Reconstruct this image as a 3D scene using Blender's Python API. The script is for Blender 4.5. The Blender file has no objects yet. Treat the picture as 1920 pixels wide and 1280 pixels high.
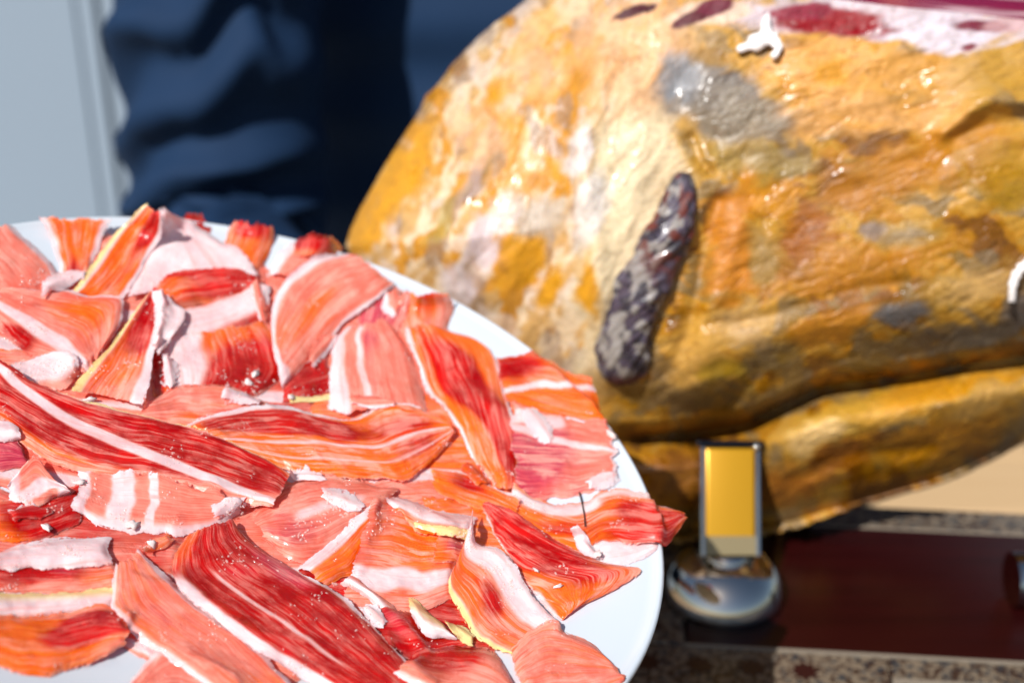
import bpy, bmesh, math, random
import numpy as np
from mathutils import Vector, Matrix
R = math.radians
sc = bpy.context.scene
COL = sc.collection

# ------------------------------------------------------------------ camera
FPX = 2667.0                       # focal length in photo pixels (1920 wide)
CAM = np.array([0.0, 0.0, 0.42]); PITCH = R(26)
FW = np.array([0, math.cos(PITCH), -math.sin(PITCH)]); UP = np.array([0, math.sin(PITCH), math.cos(PITCH)]); RT = np.array([1.0, 0, 0])
cd = bpy.data.cameras.new('camera'); cam = bpy.data.objects.new('camera', cd); COL.objects.link(cam)
cam.location = CAM; cam.rotation_euler = (R(90) - PITCH, 0, 0)
cd.lens = 36 * FPX / 1920; cd.sensor_width = 36; cd.clip_start = 0.02; cd.clip_end = 200
cd.dof.use_dof = True; cd.dof.focus_distance = 0.415; cd.dof.aperture_fstop = 8.0
sc.camera = cam
# ------------------------------------------------------------------ light
SUN_EL, SUN_AZ = R(46), R(-149)    # azimuth from +Y, clockwise: the sun stands left of and behind the camera
S = Vector((math.sin(SUN_AZ) * math.cos(SUN_EL), math.cos(SUN_AZ) * math.cos(SUN_EL), math.sin(SUN_EL)))
w = bpy.data.worlds.new('World'); sc.world = w; w.use_nodes = True
nt = w.node_tree; bg = nt.nodes['Background']
sky = nt.nodes.new('ShaderNodeTexSky'); sky.sky_type = 'NISHITA'; sky.sun_disc = False
sky.sun_elevation = SUN_EL; sky.sun_rotation = SUN_AZ
nt.links.new(sky.outputs[0], bg.inputs[0]); bg.inputs[1].default_value = 0.065
sd = bpy.data.lights.new('sun', 'SUN'); sd.energy = 4.6; sd.angle = R(0.5); sd.color = (1, .97, .93)
so = bpy.data.objects.new('sun', sd); COL.objects.link(so); so.rotation_euler = S.to_track_quat('Z', 'Y').to_euler()
sc.view_settings.view_transform = 'Standard'; sc.view_settings.look = 'None'
sc.view_settings.exposure = 0.68; sc.view_settings.gamma = 1
sc.cycles.max_bounces = 10; sc.cycles.diffuse_bounces = 6; sc.cycles.caustics_reflective = False; sc.cycles.caustics_refractive = False

# ------------------------------------------------------------------ helpers
def P(px, py, d):                                    # photo pixel at depth d along the lens axis -> world
    px, py, d = np.broadcast_arrays(np.asarray(px, float), np.asarray(py, float), np.asarray(d, float))
    return CAM + ((px - 960) / FPX * d)[..., None] * RT + ((640 - py) / FPX * d)[..., None] * UP + d[..., None] * FW
def Pz(px, py, z):                                   # photo pixel on the horizontal plane z
    r = P(px, py, 1.0) - CAM
    return CAM + r * ((z - CAM[2]) / r[..., 2])[..., None]
def tag(o, label=None, cat=None, group=None, kind=None):
    for k, v in (('label', label), ('category', cat), ('group', group), ('kind', kind)):
        if v: o[k] = v
    return o
def empty(name, loc=(0, 0, 0)):
    o = bpy.data.objects.new(name, None); COL.objects.link(o); o.location = loc; o.empty_display_size = .02
    return o
def link(name, me, m=None, parent=None, smooth=True):
    o = bpy.data.objects.new(name, me); COL.objects.link(o)
    if m: me.materials.append(m)
    if smooth: me.polygons.foreach_set('use_smooth', [True] * len(me.polygons))
    if parent:
        o.parent = parent; o.matrix_parent_inverse = Matrix.Translation(parent.location).inverted()
    return o
def mesh(name, V, F):
    me = bpy.data.meshes.new(name); me.from_pydata([tuple(v) for v in V], [], [tuple(f) for f in F]); me.update(); return me
def bm_obj(name, bm, m, parent=None, smooth=False):
    bmesh.ops.recalc_face_normals(bm, faces=bm.faces)
    me = bpy.data.meshes.new(name); bm.to_mesh(me); bm.free()
    return link(name, me, m, parent, smooth)
def box(bm, c, s, bevel=0.0, rot=None):
    M = Matrix.Translation(c) @ (rot or Matrix()) @ Matrix.Diagonal((s[0], s[1], s[2], 1))
    r = bmesh.ops.create_cube(bm, size=1, matrix=M)
    if bevel:
        es = list({e for v in r['verts'] for e in v.link_edges})
        bmesh.ops.bevel(bm, geom=es, offset=bevel, segments=3, profile=.5, affect='EDGES')
def lathe(prof, n=96):
    V, F = [], []
    for r, z in prof:
        for k in range(n):
            a = 2 * math.pi * k / n; V.append((r * math.cos(a), r * math.sin(a), z))
    for i in range(len(prof) - 1):
        for k in range(n):
            F.append((i * n + k, i * n + (k + 1) % n, (i + 1) * n + (k + 1) % n, (i + 1) * n + k))
    F.append(tuple(range(n))[::-1]); F.append(tuple((len(prof) - 1) * n + k for k in range(n)))
    return V, F
def interp(poly, n):                                 # smooth resampling of a polyline by arc length (Catmull-Rom)
    p = np.array(poly, float); ND = 3 if p.shape[1] == 4 else 2
    if len(p) < 2: return np.repeat(p, n, 0)
    q = np.vstack([2 * p[0] - p[1], p, 2 * p[-1] - p[-2]]); out = []
    for i in range(len(p) - 1):
        a, b, c, d = q[i:i + 4]
        for t in np.linspace(0, 1, 24, endpoint=False):
            out.append(.5 * (2 * b + (c - a) * t + (2 * a - 5 * b + 4 * c - d) * t * t + (3 * b - a - 3 * c + d) * t ** 3))
    out.append(p[-1]); out = np.array(out)
    L = np.r_[0, np.cumsum(np.sqrt(((out[1:, :ND] - out[:-1, :ND]) ** 2).sum(1)))]
    s = np.linspace(0, L[-1], n)
    return np.stack([np.interp(s, L, out[:, k]) for k in range(out.shape[1])], 1)
_rng = np.random.default_rng(7); _LAT = _rng.random((256, 256))
def vnoise(x, y, seed=0):                            # value noise in 0..1
    x = np.asarray(x, float) + seed * 17.31; y = np.asarray(y, float) + seed * 9.77
    i, j = np.floor(x).astype(int), np.floor(y).astype(int); fx, fy = x - i, y - j
    fx = fx * fx * fx * (fx * (fx * 6 - 15) + 10); fy = fy * fy * fy * (fy * (fy * 6 - 15) + 10)
    g = lambda a, b: _LAT[a & 255, b & 255]
    return (g(i, j) * (1 - fx) + g(i + 1, j) * fx) * (1 - fy) + (g(i, j + 1) * (1 - fx) + g(i + 1, j + 1) * fx) * fy
def fbm(x, y, seed=0, o=4):
    s, a, t = 0, 1, 0
    for k in range(o):
        s = s + a * vnoise(x * 2 ** k, y * 2 ** k, seed + k); t += a; a *= .5
    return s / t
def sstep(a, b, x):
    t = np.clip((x - a) / (b - a), 0, 1); return t * t * (3 - 2 * t)
def seg_dist(x, y, poly):                            # distance to a polyline, in the units of x and y
    d = np.full(np.shape(x), 1e9)
    for (ax, ay), (bx, by) in zip(poly[:-1], poly[1:]):
        vx, vy = bx - ax, by - ay
        t = np.clip(((x - ax) * vx + (y - ay) * vy) / (vx * vx + vy * vy + 1e-12), 0, 1)
        d = np.minimum(d, np.hypot(x - ax - t * vx, y - ay - t * vy))
    return d
def lin(c):
    c = np.array(c, float) / 255.; return np.where(c <= .04045, c / 12.92, ((c + .055) / 1.055) ** 2.4)

# ------------------------------------------------------------------ materials
def mat(name):
    m = bpy.data.materials.new(name); m.use_nodes = True
    return m, m.node_tree, m.node_tree.nodes['Principled BSDF']
class NG:                                            # tiny node builder
    def __init__(s, nt): s.t = nt
    def n(s, typ, **kw):
        x = s.t.nodes.new(typ)
        for k, v in kw.items(): setattr(x, k, v)
        return x
    def set(s, sock, v):
        if isinstance(v, bpy.types.NodeSocket): s.t.links.new(v, sock)
        else: sock.default_value = v
    def math(s, op, a, b=0.0, c=0.0, clamp=False):
        x = s.n('ShaderNodeMath', operation=op, use_clamp=clamp)
        for i, v in enumerate((a, b, c)): s.set(x.inputs[i], v)
        return x.outputs[0]
    def mix(s, f, a, b):
        x = s.n('ShaderNodeMix', data_type='RGBA'); s.set(x.inputs[0], f)
        for i, v in ((6, a), (7, b)):
            s.set(x.inputs[i], v if isinstance(v, bpy.types.NodeSocket) else (*v[:3], 1))
        return x.outputs[2]
    def noise(s, vec, scale, detail=3, rough=.5, dist=0.0):
        x = s.n('ShaderNodeTexNoise'); s.set(x.inputs['Scale'], scale); s.set(x.inputs['Detail'], detail)
        s.set(x.inputs['Roughness'], rough); s.set(x.inputs['Distortion'], dist)
        if vec is not None: s.t.links.new(vec, x.inputs['Vector'])
        return x.outputs['Fac']
    def ramp(s, f, a, b):                            # smooth 0..1 between a and b
        x = s.n('ShaderNodeMapRange', interpolation_type='SMOOTHSTEP'); s.set(x.inputs[0], f); s.set(x.inputs[1], a); s.set(x.inputs[2], b)
        return x.outputs[0]
    def mapping(s, vec, scale, loc=(0, 0, 0), rot=(0, 0, 0)):
        x = s.n('ShaderNodeMapping'); s.t.links.new(vec, x.inputs[0]); x.inputs['Scale'].default_value = scale
        x.inputs['Location'].default_value = loc; x.inputs['Rotation'].default_value = rot
        return x.outputs[0]
    def bump(s, h, strength, dist, normal=None):
        x = s.n('ShaderNodeBump'); x.inputs['Strength'].default_value = strength; x.inputs['Distance'].default_value = dist
        s.t.links.new(h, x.inputs['Height'])
        if normal is not None: s.t.links.new(normal, x.inputs['Normal'])
        return x.outputs[0]
def simple(name, col, rough=.5, metal=0.0, bump=None, var=0.0, scale=40):
    m, t, b = mat(name); g = NG(t); tc = g.n('ShaderNodeTexCoord').outputs['Object']
    f = g.noise(tc, scale, 4)
    c2 = tuple(x * (1 - var) for x in col)
    g.set(b.inputs['Base Color'], g.mix(f, col, c2)); b.inputs['Roughness'].default_value = rough; b.inputs['Metallic'].default_value = metal
    if bump: g.set(b.inputs['Normal'], g.bump(g.noise(tc, bump[0], 4), bump[1], bump[2]))
    return m

def slice_material():
    m, t, b = mat('cured_ham'); g = NG(t)
    a1 = g.n('ShaderNodeVertexColor', layer_name='tint'); a2 = g.n('ShaderNodeVertexColor', layer_name='tint2')
    s1 = g.n('ShaderNodeSeparateColor'); t.links.new(a1.outputs[0], s1.inputs[0])
    s2 = g.n('ShaderNodeSeparateColor'); t.links.new(a2.outputs[0], s2.inputs[0])
    fat, red, ora = s1.outputs; mag, rind, streak = s2.outputs
    uv = g.n('ShaderNodeUVMap', uv_map='grain').outputs[0]           # metres across / along the fibres
    wob = g.noise(g.mapping(uv, (60, 60, 1)), 1, 2)
    wv = g.n('ShaderNodeVectorMath', operation='ADD'); t.links.new(uv, wv.inputs[0])
    cb = g.n('ShaderNodeCombineXYZ'); t.links.new(g.math('MULTIPLY', g.math('SUBTRACT', wob, .5), .0035), cb.inputs[0]); t.links.new(cb.outputs[0], wv.inputs[1])
    wv = wv.outputs[0]
    fine = g.noise(g.mapping(wv, (2000, 50, 1)), 1, 2, .6)
    mid = g.noise(g.mapping(wv, (560, 22, 1), (3, 7, 0)), 1, 3, .6)
    vein = g.noise(g.mapping(wv, (260, 18, 1), (11, 5, 0)), 1, 3, .55)
    blot = g.noise(g.mapping(uv, (110, 70, 1), (5, 2, 0)), 1, 4, .6)
    redm = g.ramp(g.math('ADD', red, g.math('MULTIPLY', g.math('SUBTRACT', g.math('ADD', g.math('MULTIPLY', mid, .45), g.math('MULTIPLY', blot, .55)), .5), .6)), .27, .58)
    oram = g.ramp(g.math('ADD', ora, g.math('MULTIPLY', g.math('SUBTRACT', mid, .5), 1.0)), .25, .75)
    lean = g.mix(g.ramp(g.math('ADD', g.math('MULTIPLY', fine, .6), g.math('MULTIPLY', blot, .4)), .25, .78), (.72, .115, .070), (.92, .36, .27))
    orac = g.mix(g.ramp(fine, .2, .85), (.80, .090, .0008), (.92, .23, .022))
    redc = g.mix(g.ramp(blot, .3, .75), (.38, .0004, .001), (.70, .006, .003))
    col = g.mix(oram, lean, orac)
    col = g.mix(redm, col, redc)
    magm = g.ramp(g.math('ADD', mag, g.math('MULTIPLY', g.math('SUBTRACT', blot, .5), .8)), .3, .8)
    col = g.mix(magm, col, g.mix(g.ramp(fine, .3, .7), (.42, .008, .05), (.66, .10, .13)))
    # pale marbling lines that run with the fibres
    ridge = g.math('ABSOLUTE', g.math('SUBTRACT', vein, .5))
    line = g.math('SUBTRACT', 1.0, g.ramp(ridge, .008, .05))
    ridge2 = g.math('ABSOLUTE', g.math('SUBTRACT', mid, .47))
    line2 = g.math('MULTIPLY', g.math('SUBTRACT', 1.0, g.ramp(ridge2, .01, .06)), .55)
    ln = g.math('MULTIPLY', g.math('MAXIMUM', line, line2), g.math('MULTIPLY', g.math('MULTIPLY', streak, g.math('SUBTRACT', 1.0, g.math('MULTIPLY', redm, .5))), g.ramp(blot, .35, .6)), clamp=True)
    col = g.mix(g.math('MULTIPLY', ln, .6), col, (.92, .50, .40))
    # fat
    fr = (g.math('ADD', fat, g.math('MULTIPLY', g.math('SUBTRACT', mid, .5), .5)))
    col = g.mix(g.math('MULTIPLY', g.ramp(fr, .04, .5), .7), col, (.90, .45, .38))
    fm = g.ramp(g.math('ADD', fat, g.math('MULTIPLY', g.math('SUBTRACT', g.math('ADD', g.math('MULTIPLY', mid, .5), g.math('MULTIPLY', blot, .5)), .5), .6)), .24, .74)
    fatc = g.mix(g.ramp(blot, .35, .7), (.76, .55, .56), (.86, .74, .74))
    fatc = g.mix(g.math('MULTIPLY', g.ramp(mid, .50, .72), .65), fatc, (.86, .42, .38))
    fatc = g.mix(rind, fatc, g.mix(blot, (.84, .58, .18), (.84, .70, .42)))
    col = g.mix(fm, col, fatc)
    g.set(b.inputs['Base Color'], col)
    g.set(b.inputs['Roughness'], g.math('SUBTRACT', g.math('ADD', .14, g.math('MULTIPLY', blot, .26)), g.math('MULTIPLY', fm, .08)))
    b.inputs['Specular IOR Level'].default_value = .38
    b.inputs['Subsurface Weight'].default_value = .5; b.inputs['Subsurface Radius'].default_value = (1, .35, .28); b.inputs['Subsurface Scale'].default_value = .0016
    b.inputs['Coat Weight'].default_value = .12; b.inputs['Coat Roughness'].default_value = .12
    thin = g.math('ADD', a1.outputs['Alpha'], g.math('MULTIPLY', g.math('SUBTRACT', g.math('ADD', g.math('MULTIPLY', fine, .5), g.math('MULTIPLY', g.noise(uv, 700, 3, .6), .5)), .5), 1.2))
    alpha = g.ramp(thin, .03, .16)
    ob = g.n('ShaderNodeTexCoord').outputs['Object']
    h = g.math('ADD', g.math('MULTIPLY', fine, .35), g.math('MULTIPLY', mid, .5))
    h2 = g.math('ADD', h, g.math('MULTIPLY', g.noise(ob, 420, 3, .6), .9))
    wet = g.math('MULTIPLY', g.noise(ob, 1000, 2, .5), g.math('MULTIPLY', g.ramp(g.noise(ob, 90, 2), .55, .66), 3.0))
    g.set(b.inputs['Normal'], g.bump(g.math('ADD', g.math('MULTIPLY', g.math('ADD', fine, mid), .05), g.math('ADD', g.noise(ob, 230, 1.5, .5), g.math('MULTIPLY', g.noise(ob, 1500, 1, .5), g.math('MULTIPLY', g.ramp(g.noise(ob, 75, 2), .58, .68), .5)))), .45, .0011))
    tr = g.n('ShaderNodeBsdfTranslucent'); hs = g.n('ShaderNodeHueSaturation'); hs.inputs['Saturation'].default_value = 1.15; hs.inputs['Value'].default_value = 1.25; t.links.new(col, hs.inputs['Color']); t.links.new(hs.outputs[0], tr.inputs[0])
    tp = g.n('ShaderNodeBsdfTransparent'); ms = g.n('ShaderNodeMixShader'); ms.inputs[0].default_value = .32; t.links.new(b.outputs[0], ms.inputs[1]); t.links.new(tr.outputs[0], ms.inputs[2])
    m2 = g.n('ShaderNodeMixShader'); t.links.new(alpha, m2.inputs[0]); t.links.new(tp.outputs[0], m2.inputs[1]); t.links.new(ms.outputs[0], m2.inputs[2])
    out = [x for x in t.nodes if x.type == 'OUTPUT_MATERIAL'][0]; t.links.new(m2.outputs[0], out.inputs[0])
    return m
M_SLICE = slice_material()
M_PLATE = simple('white_porcelain', (.47, .515, .56), .12, 0, None, .02)
M_CHROME = simple('polished_steel', (.50, .47, .42), .08, 1.0, None, .05)
M_BRASS = simple('gold_toned_steel', (.48, .245, .009), .3, .4, None, .06)

# ------------------------------------------------------------------ the plate's own frame
PR = 0.135
pp, pr_ = R(30.07), R(18.86)
n_c = np.array([math.sin(pr_) * math.cos(pp), math.cos(pr_) * math.cos(pp), math.sin(pp)])
PN = n_c[0] * RT + n_c[1] * UP - n_c[2] * FW
PO = P(447.9, 835.5, 3.184 * PR)                      # centre of the rim circle
PX = np.cross(np.array([0, 1.0, 0]), PN); PX /= np.linalg.norm(PX); PY = np.cross(PN, PX)
PM = Matrix([[*a] for a in np.column_stack([PX, PY, PN])]).to_4x4(); PM.translation = Vector(PO)
def plate_z(r):                                      # height of the porcelain over the rim plane
    r = np.asarray(r); return -.013 + .0125 * sstep(.070, .150, r) / sstep(.070, .150, PR)
def to_plate(px, py, z):                             # photo pixel -> plate coordinates on the level z of the plate
    d = P(px, py, 1.0) - CAM; o = CAM - PO
    t = (z - o @ PN) / (d @ PN)
    X = o + d * t[..., None]
    return X @ PX, X @ PY

# plate
prof = [(.0005, -.013)]
for r in np.linspace(.01, PR - .0015, 40): prof.append((r, float(plate_z(r))))
prof += [(PR - .0006, .0002), (PR + .0006, -.0004), (PR + .0009, -.0018), (PR + .0002, -.0034), (PR - .003, -.0052)]
for r in np.linspace(PR - .01, .082, 14): prof.append((r, float(plate_z(r)) - .0062))
under = prof[-1][1]
prof += [(.060, under - .0002), (.0005, under)]
plate = empty('plate'); plate.matrix_world = PM
tag(plate, 'round white porcelain plate tilted to the right and heaped with sliced ham', 'plate')
V, F = lathe(prof, 160); d = link('dish', mesh('dish', V, F), M_PLATE); d.parent = plate
V, F = lathe([(.066, under + .001), (.0655, under - .0045), (.063, under - .006), (.060, under - .005), (.0595, under + .001)], 96)
d = link('foot_ring', mesh('foot_ring', V, F[:-2]), M_PLATE); d.parent = plate

# ------------------------------------------------------------------ the slices, draped one over the other
HR = .0011; HN = 300; HX = (np.arange(HN) - HN / 2) * HR
gx, gy = np.meshgrid(HX, HX, indexing='ij')
HM = plate_z(np.minimum(np.hypot(gx, gy), PR)) + np.where(np.hypot(gx, gy) > PR, -.004, 0)
def blur(a, k, n=2):
    for _ in range(n):
        for ax in (0, 1):
            p = np.pad(a, [(k, k) if i == ax else (0, 0) for i in (0, 1)], mode='edge')
            c = np.cumsum(p, axis=ax); z = np.zeros_like(np.take(c, [0], ax)); c = np.concatenate([z, c], ax)
            m_ = 2 * k + 1
            a = (np.take(c, np.arange(m_, c.shape[ax]), ax) - np.take(c, np.arange(0, c.shape[ax] - m_), ax)) / m_
    return a
def sample(h, x, y):
    i = np.clip(x / HR + HN / 2, 0, HN - 1.01); j = np.clip(y / HR + HN / 2, 0, HN - 1.01)
    a, b = i.astype(int), j.astype(int); fx, fy = i - a, j - b
    return (h[a, b] * (1 - fx) + h[a + 1, b] * fx) * (1 - fy) + (h[a, b + 1] * (1 - fx) + h[a + 1, b + 1] * fx) * fy
_seed = [0]
GROUP = 'slices of cured ham heaped on the plate'
def ham_slice(label, A, B, fat=(), vfat=(), red=(), ora=(), mag=(), base=(0, .25, 0), edge=(0, 0), ends=(0, 0), arch=0, lift=0, rag=5,
              streak=.7, rind=None, wave=1.2, th=.0008, name='ham_slice', cat='ham slice', group=GROUP, slant=0.0, stiff=3):
    """A and B are the two long edges; the fibres run from their starts to their ends. Lengths in mm for edge, ends, arch, lift."""
    global HM
    _seed[0] += 1; sd_ = _seed[0]
    La = np.sqrt((np.diff(np.array(A, float), axis=0) ** 2).sum(1)).sum(); Lb = np.sqrt((np.diff(np.array(B, float), axis=0) ** 2).sum(1)).sum()
    wid = np.hypot(*(np.array(A, float).mean(0) - np.array(B, float).mean(0)))
    nv = int(np.clip(max(La, Lb) / 4.2, 18, 130)); nu = int(np.clip(wid / 3.6, 14, 70))
    a, b = interp(A, nv), interp(B, nv)
    u = np.linspace(0, 1, nu)[None, :].repeat(nv, 0); v = np.linspace(0, 1, nv)[:, None].repeat(nu, 1)
    G = a[:, None] * (1 - u[..., None]) + b[:, None] * u[..., None]
    # torn, uneven outline
    fall = lambda t: np.exp(-t / .10)
    across = b - a; across = across / (np.linalg.norm(across, axis=1, keepdims=True) + 1e-6)
    along = np.gradient((a + b) / 2, axis=0); along /= np.linalg.norm(along, axis=1, keepdims=True) + 1e-6
    nz = lambda k, f: (fbm(v[:, 0] * f * max(La, Lb) / 100, np.zeros(nv) + k * 3.3, sd_ + k, 4) - .5)
    nzu = lambda k, f: (fbm(u[0] * f * wid / 60, np.zeros(nu) + k * 3.3, sd_ + k, 4) - .5)
    G += (nz(1, 3.2) * rag * 3)[:, None, None] * fall(u)[..., None] * across[:, None] - (nz(2, 3.2) * rag * 3)[:, None, None] * fall(1 - u)[..., None] * across[:, None]
    G += (nzu(3, 3) * rag * 4)[None, :, None] * fall(v)[..., None] * along[:, None] + (nzu(4, 3) * rag * 4)[None, :, None] * fall(1 - v)[..., None] * along[:, None]
    ex = lambda t, wd=.22: np.exp(-(t / wd) ** 2)
    edge = (edge[0] * .6, edge[1] * .6); arch = arch * .45
    curl = lift + arch * (4 * u * (1 - u)) + edge[0] * ex(u) + edge[1] * ex(1 - u) + ends[0] * ex(v) + ends[1] * ex(1 - v)
    rip = (fbm(v * 2.2 + u * .6, u * 2.0, sd_ + 9, 3) - .35)
    curl = (curl + sstep(0, 26, np.minimum(np.minimum(u, 1 - u) * wid, np.minimum(v, 1 - v) * max(La, Lb))) * wave * np.clip(rip, 0, 1) * 1.5 + .22 * (fbm(v * max(La, Lb) / 14, u * wid / 14, sd_ + 5, 2) - .3)) * .001
    hs = blur(HM, stiff, 3)
    z = np.full(u.shape, -.005)
    for _ in range(7):
        x, y = to_plate(G[..., 0], G[..., 1], z)
        z = z * .35 + .65 * (sample(hs, x, y) + curl + th)
    hsm = sample(HM, x, y); zd = np.maximum(sample(hs, x, y), hsm)
    for _ in range(3):
        p = np.pad(zd, 1, mode='edge'); zd = np.maximum((p[:-2, 1:-1] + p[2:, 1:-1] + p[1:-1, :-2] + p[1:-1, 2:] + zd) / 5, hsm)
    eb = np.minimum(np.minimum(u, 1 - u) * wid, np.minimum(v, 1 - v) * max(La, Lb))
    hl = np.maximum(sample(blur(HM, 1, 2), x, y), hsm); k_ = sstep(0, 12, eb)
    zb = zd * k_ + hl * (1 - k_) + .00012 + np.maximum(curl, 0)
    tk = th * (.10 + .90 * sstep(0, 18, eb))
    zt = zb + tk
    # raise the height map under this slice
    for di in (0, .5):
        for dj in (0, .5):
            def up(q):
                q2 = np.concatenate([q, q[-1:]], 0); q2 = np.concatenate([q2, q2[:, -1:]], 1)
                return (q2[:-1, :-1] * (1 - di) + q2[1:, :-1] * di) * (1 - dj) + (q2[:-1, 1:] * (1 - di) + q2[1:, 1:] * di) * dj
            xx, yy, zz = up(x), up(y), up(zt)
            i = np.clip(np.round(xx / HR + HN / 2).astype(int), 0, HN - 1); j = np.clip(np.round(yy / HR + HN / 2).astype(int), 0, HN - 1)
            np.maximum.at(HM, (i, j), zz)
    N = nu * nv; idx = np.arange(N).reshape(nv, nu)
    Vt = np.stack([x, y, zt], -1).reshape(-1, 3); Vb = np.stack([x, y, zb], -1).reshape(-1, 3)
    q = np.stack([idx[:-1, :-1], idx[:-1, 1:], idx[1:, 1:], idx[1:, :-1]], -1).reshape(-1, 4)
    e1 = np.array([Vt[idx[0, -1]] - Vt[idx[0, 0]], Vt[idx[-1, 0]] - Vt[idx[0, 0]]]); flip = np.cross(e1[0][:2], e1[1][:2]) < 0
    rim = np.r_[idx[0, :], idx[1:, -1], idx[-1, -2::-1], idx[-2:0:-1, 0]]; rim2 = np.roll(rim, -1)
    nr_ = len(rim); r0_ = 2 * N + np.arange(nr_); r1_ = np.roll(r0_, -1); sq = np.stack([r1_, r0_, r0_ + nr_, r1_ + nr_], -1); RI = np.r_[rim, rim]
    Fq = np.vstack([q, q[:, ::-1] + N, sq])
    if flip: Fq = Fq[:, ::-1]
    me = bpy.data.meshes.new(name)
    me.vertices.add(2 * N + 2 * nr_); me.vertices.foreach_set('co', np.vstack([Vt, Vb, Vt[rim], Vb[rim]]).ravel())
    me.loops.add(Fq.size); me.loops.foreach_set('vertex_index', Fq.ravel().astype(np.int32))
    me.polygons.add(len(Fq)); me.polygons.foreach_set('loop_start', np.arange(0, Fq.size, 4, dtype=np.int32)); me.polygons.foreach_set('loop_total', np.full(len(Fq), 4, np.int32))
    me.update(calc_edges=True)
    # tints
    wu = u + .10 * (fbm(v * 4, u * 1.5, sd_ + 20, 3) - .5)
    f = np.zeros_like(u)
    for c in fat:                                     # (u at start, u at end, half width, strength[, v range])
        c0, c1, hw, st = c[:4]; hw = hw * (.82 if hw < .5 else 1); cc = c0 + (c1 - c0) * v
        k = st * np.exp(-np.clip(np.abs(wu - cc) / hw, 0, 9) ** 4)
        if len(c) > 4: k = k * sstep(c[4] - .06, c[4] + .06, v) * (1 - sstep(c[5] - .06, c[5] + .06, v))
        f = np.maximum(f, k)
    wv_ = v + .06 * (fbm(v * 2, u * 4, sd_ + 30, 3) - .5)
    for c0, hw, st in vfat: f = np.maximum(f, st * np.exp(-np.clip(np.abs(wv_ - c0) / hw, 0, 9) ** 4))
    rj = np.random.default_rng(sd_ * 7 + 1); jit_ = rj.normal(size=3) * (.07, .13, .10)
    base = tuple(max(0, base[i] + jit_[i]) for i in range(3))
    def blobs(b0, L):
        k = float(b0) + .42 * (fbm(u * 2.2 + len(L) * 3, v * max(La, Lb) / 110, sd_ + 61 + int(b0 * 50), 3) - .5)
        for q_ in L:
            cu, cv, ru, rv, st = q_ if len(q_) == 5 else (q_[0], q_[1], q_[2], q_[2], q_[3])
            k = k + st * np.exp(-((wu - cu) / ru) ** 2 - ((wv_ - cv) / rv) ** 2)
        return np.clip(k, 0, 1.3)
    f = np.maximum(f, .42 * np.exp(-eb / 3) * sstep(.35, .6, fbm(u * 3, v * 6, sd_ + 44, 3)))          # cut rims are paler
    rn = np.zeros_like(u)
    if rind:
        for side in rind: rn = np.maximum(rn, np.exp(-np.clip((u if side == 'A' else 1 - u if side == 'B' else 0 * u) / rind[side], 0, 9) ** 4))
    t1 = np.stack([f, blobs(base[0], red), blobs(base[1], ora), np.clip(eb / 16, 0, 1)], -1).reshape(-1, 4)
    t2 = np.stack([blobs(base[2], mag), rn, np.full(u.shape, streak * 1.3), np.ones_like(u)], -1).reshape(-1, 4)
    for nm, T in (('tint', t1), ('tint2', t2)):
        at = me.color_attributes.new(nm, 'FLOAT_COLOR', 'POINT'); at.data.foreach_set('color', np.vstack([T, T, T[RI]]).astype(np.float32).ravel())
    L_m = max(La, Lb) * .00017; W_m = wid * .00021
    uvp = np.stack([u * W_m + sd_ * .37 + slant * v * L_m, v * L_m + sd_ * .21], -1).reshape(-1, 2); uvp = np.vstack([uvp, uvp, uvp[RI]])
    li = np.empty(len(me.loops), np.int32); me.loops.foreach_get('vertex_index', li)
    me.uv_layers.new(name='grain').data.foreach_set('uv', uvp[li].astype(np.float32).ravel())
    me.materials.append(M_SLICE); me.polygons.foreach_set('use_smooth', [True] * len(me.polygons))
    o = bpy.data.objects.new(name, me); COL.objects.link(o); o.matrix_world = PM
    tag(o, label, cat, group)
    return o
# ------------------------------------------------------------------ room: wall, ground, table
M_WALL = simple('grey_blue_paint', (.20, .25, .305), .5, 0, None, .04, 3)
bm = bmesh.new(); box(bm, (0, 0, -.77), (8, 8, .02)); tag(bm_obj('ground', bm, simple('paving', (.30, .28, .26), .8, 0, (60, .3, .002), .3, 8)), kind='structure')
wall = empty('wall', (0, 1.75, -.76)); tag(wall, 'pale grey blue panelled wall behind the person in navy', 'wall')
YW = 1.75
xw = lambda px, py: float(P(px, py, 1.0)[0] - 0) / float((P(px, py, 1.0) - CAM)[1]) * YW
x1, x2, x3 = xw(138, 0), xw(178, 0), xw(192, 0)
for x0, xe, y0 in ((-2.4, x1, 0), (x1 + .004, x2, -.006), (x2 + .004, x2 + .95, .0), (x2 + .954, x2 + 1.0, -.006), (x2 + 1.004, 2.6, 0)):
    bm = bmesh.new(); box(bm, ((x0 + xe) / 2, YW + .02 + y0, .52), (xe - x0, .04, 2.56), .003); bm_obj('panel', bm, M_WALL, wall)
bm = bmesh.new(); box(bm, (.1, YW + .055, .52), (5, .02, 2.56)); bm_obj('backing', bm, simple('grey_backing', (.30, .34, .38), .7), wall)

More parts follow.
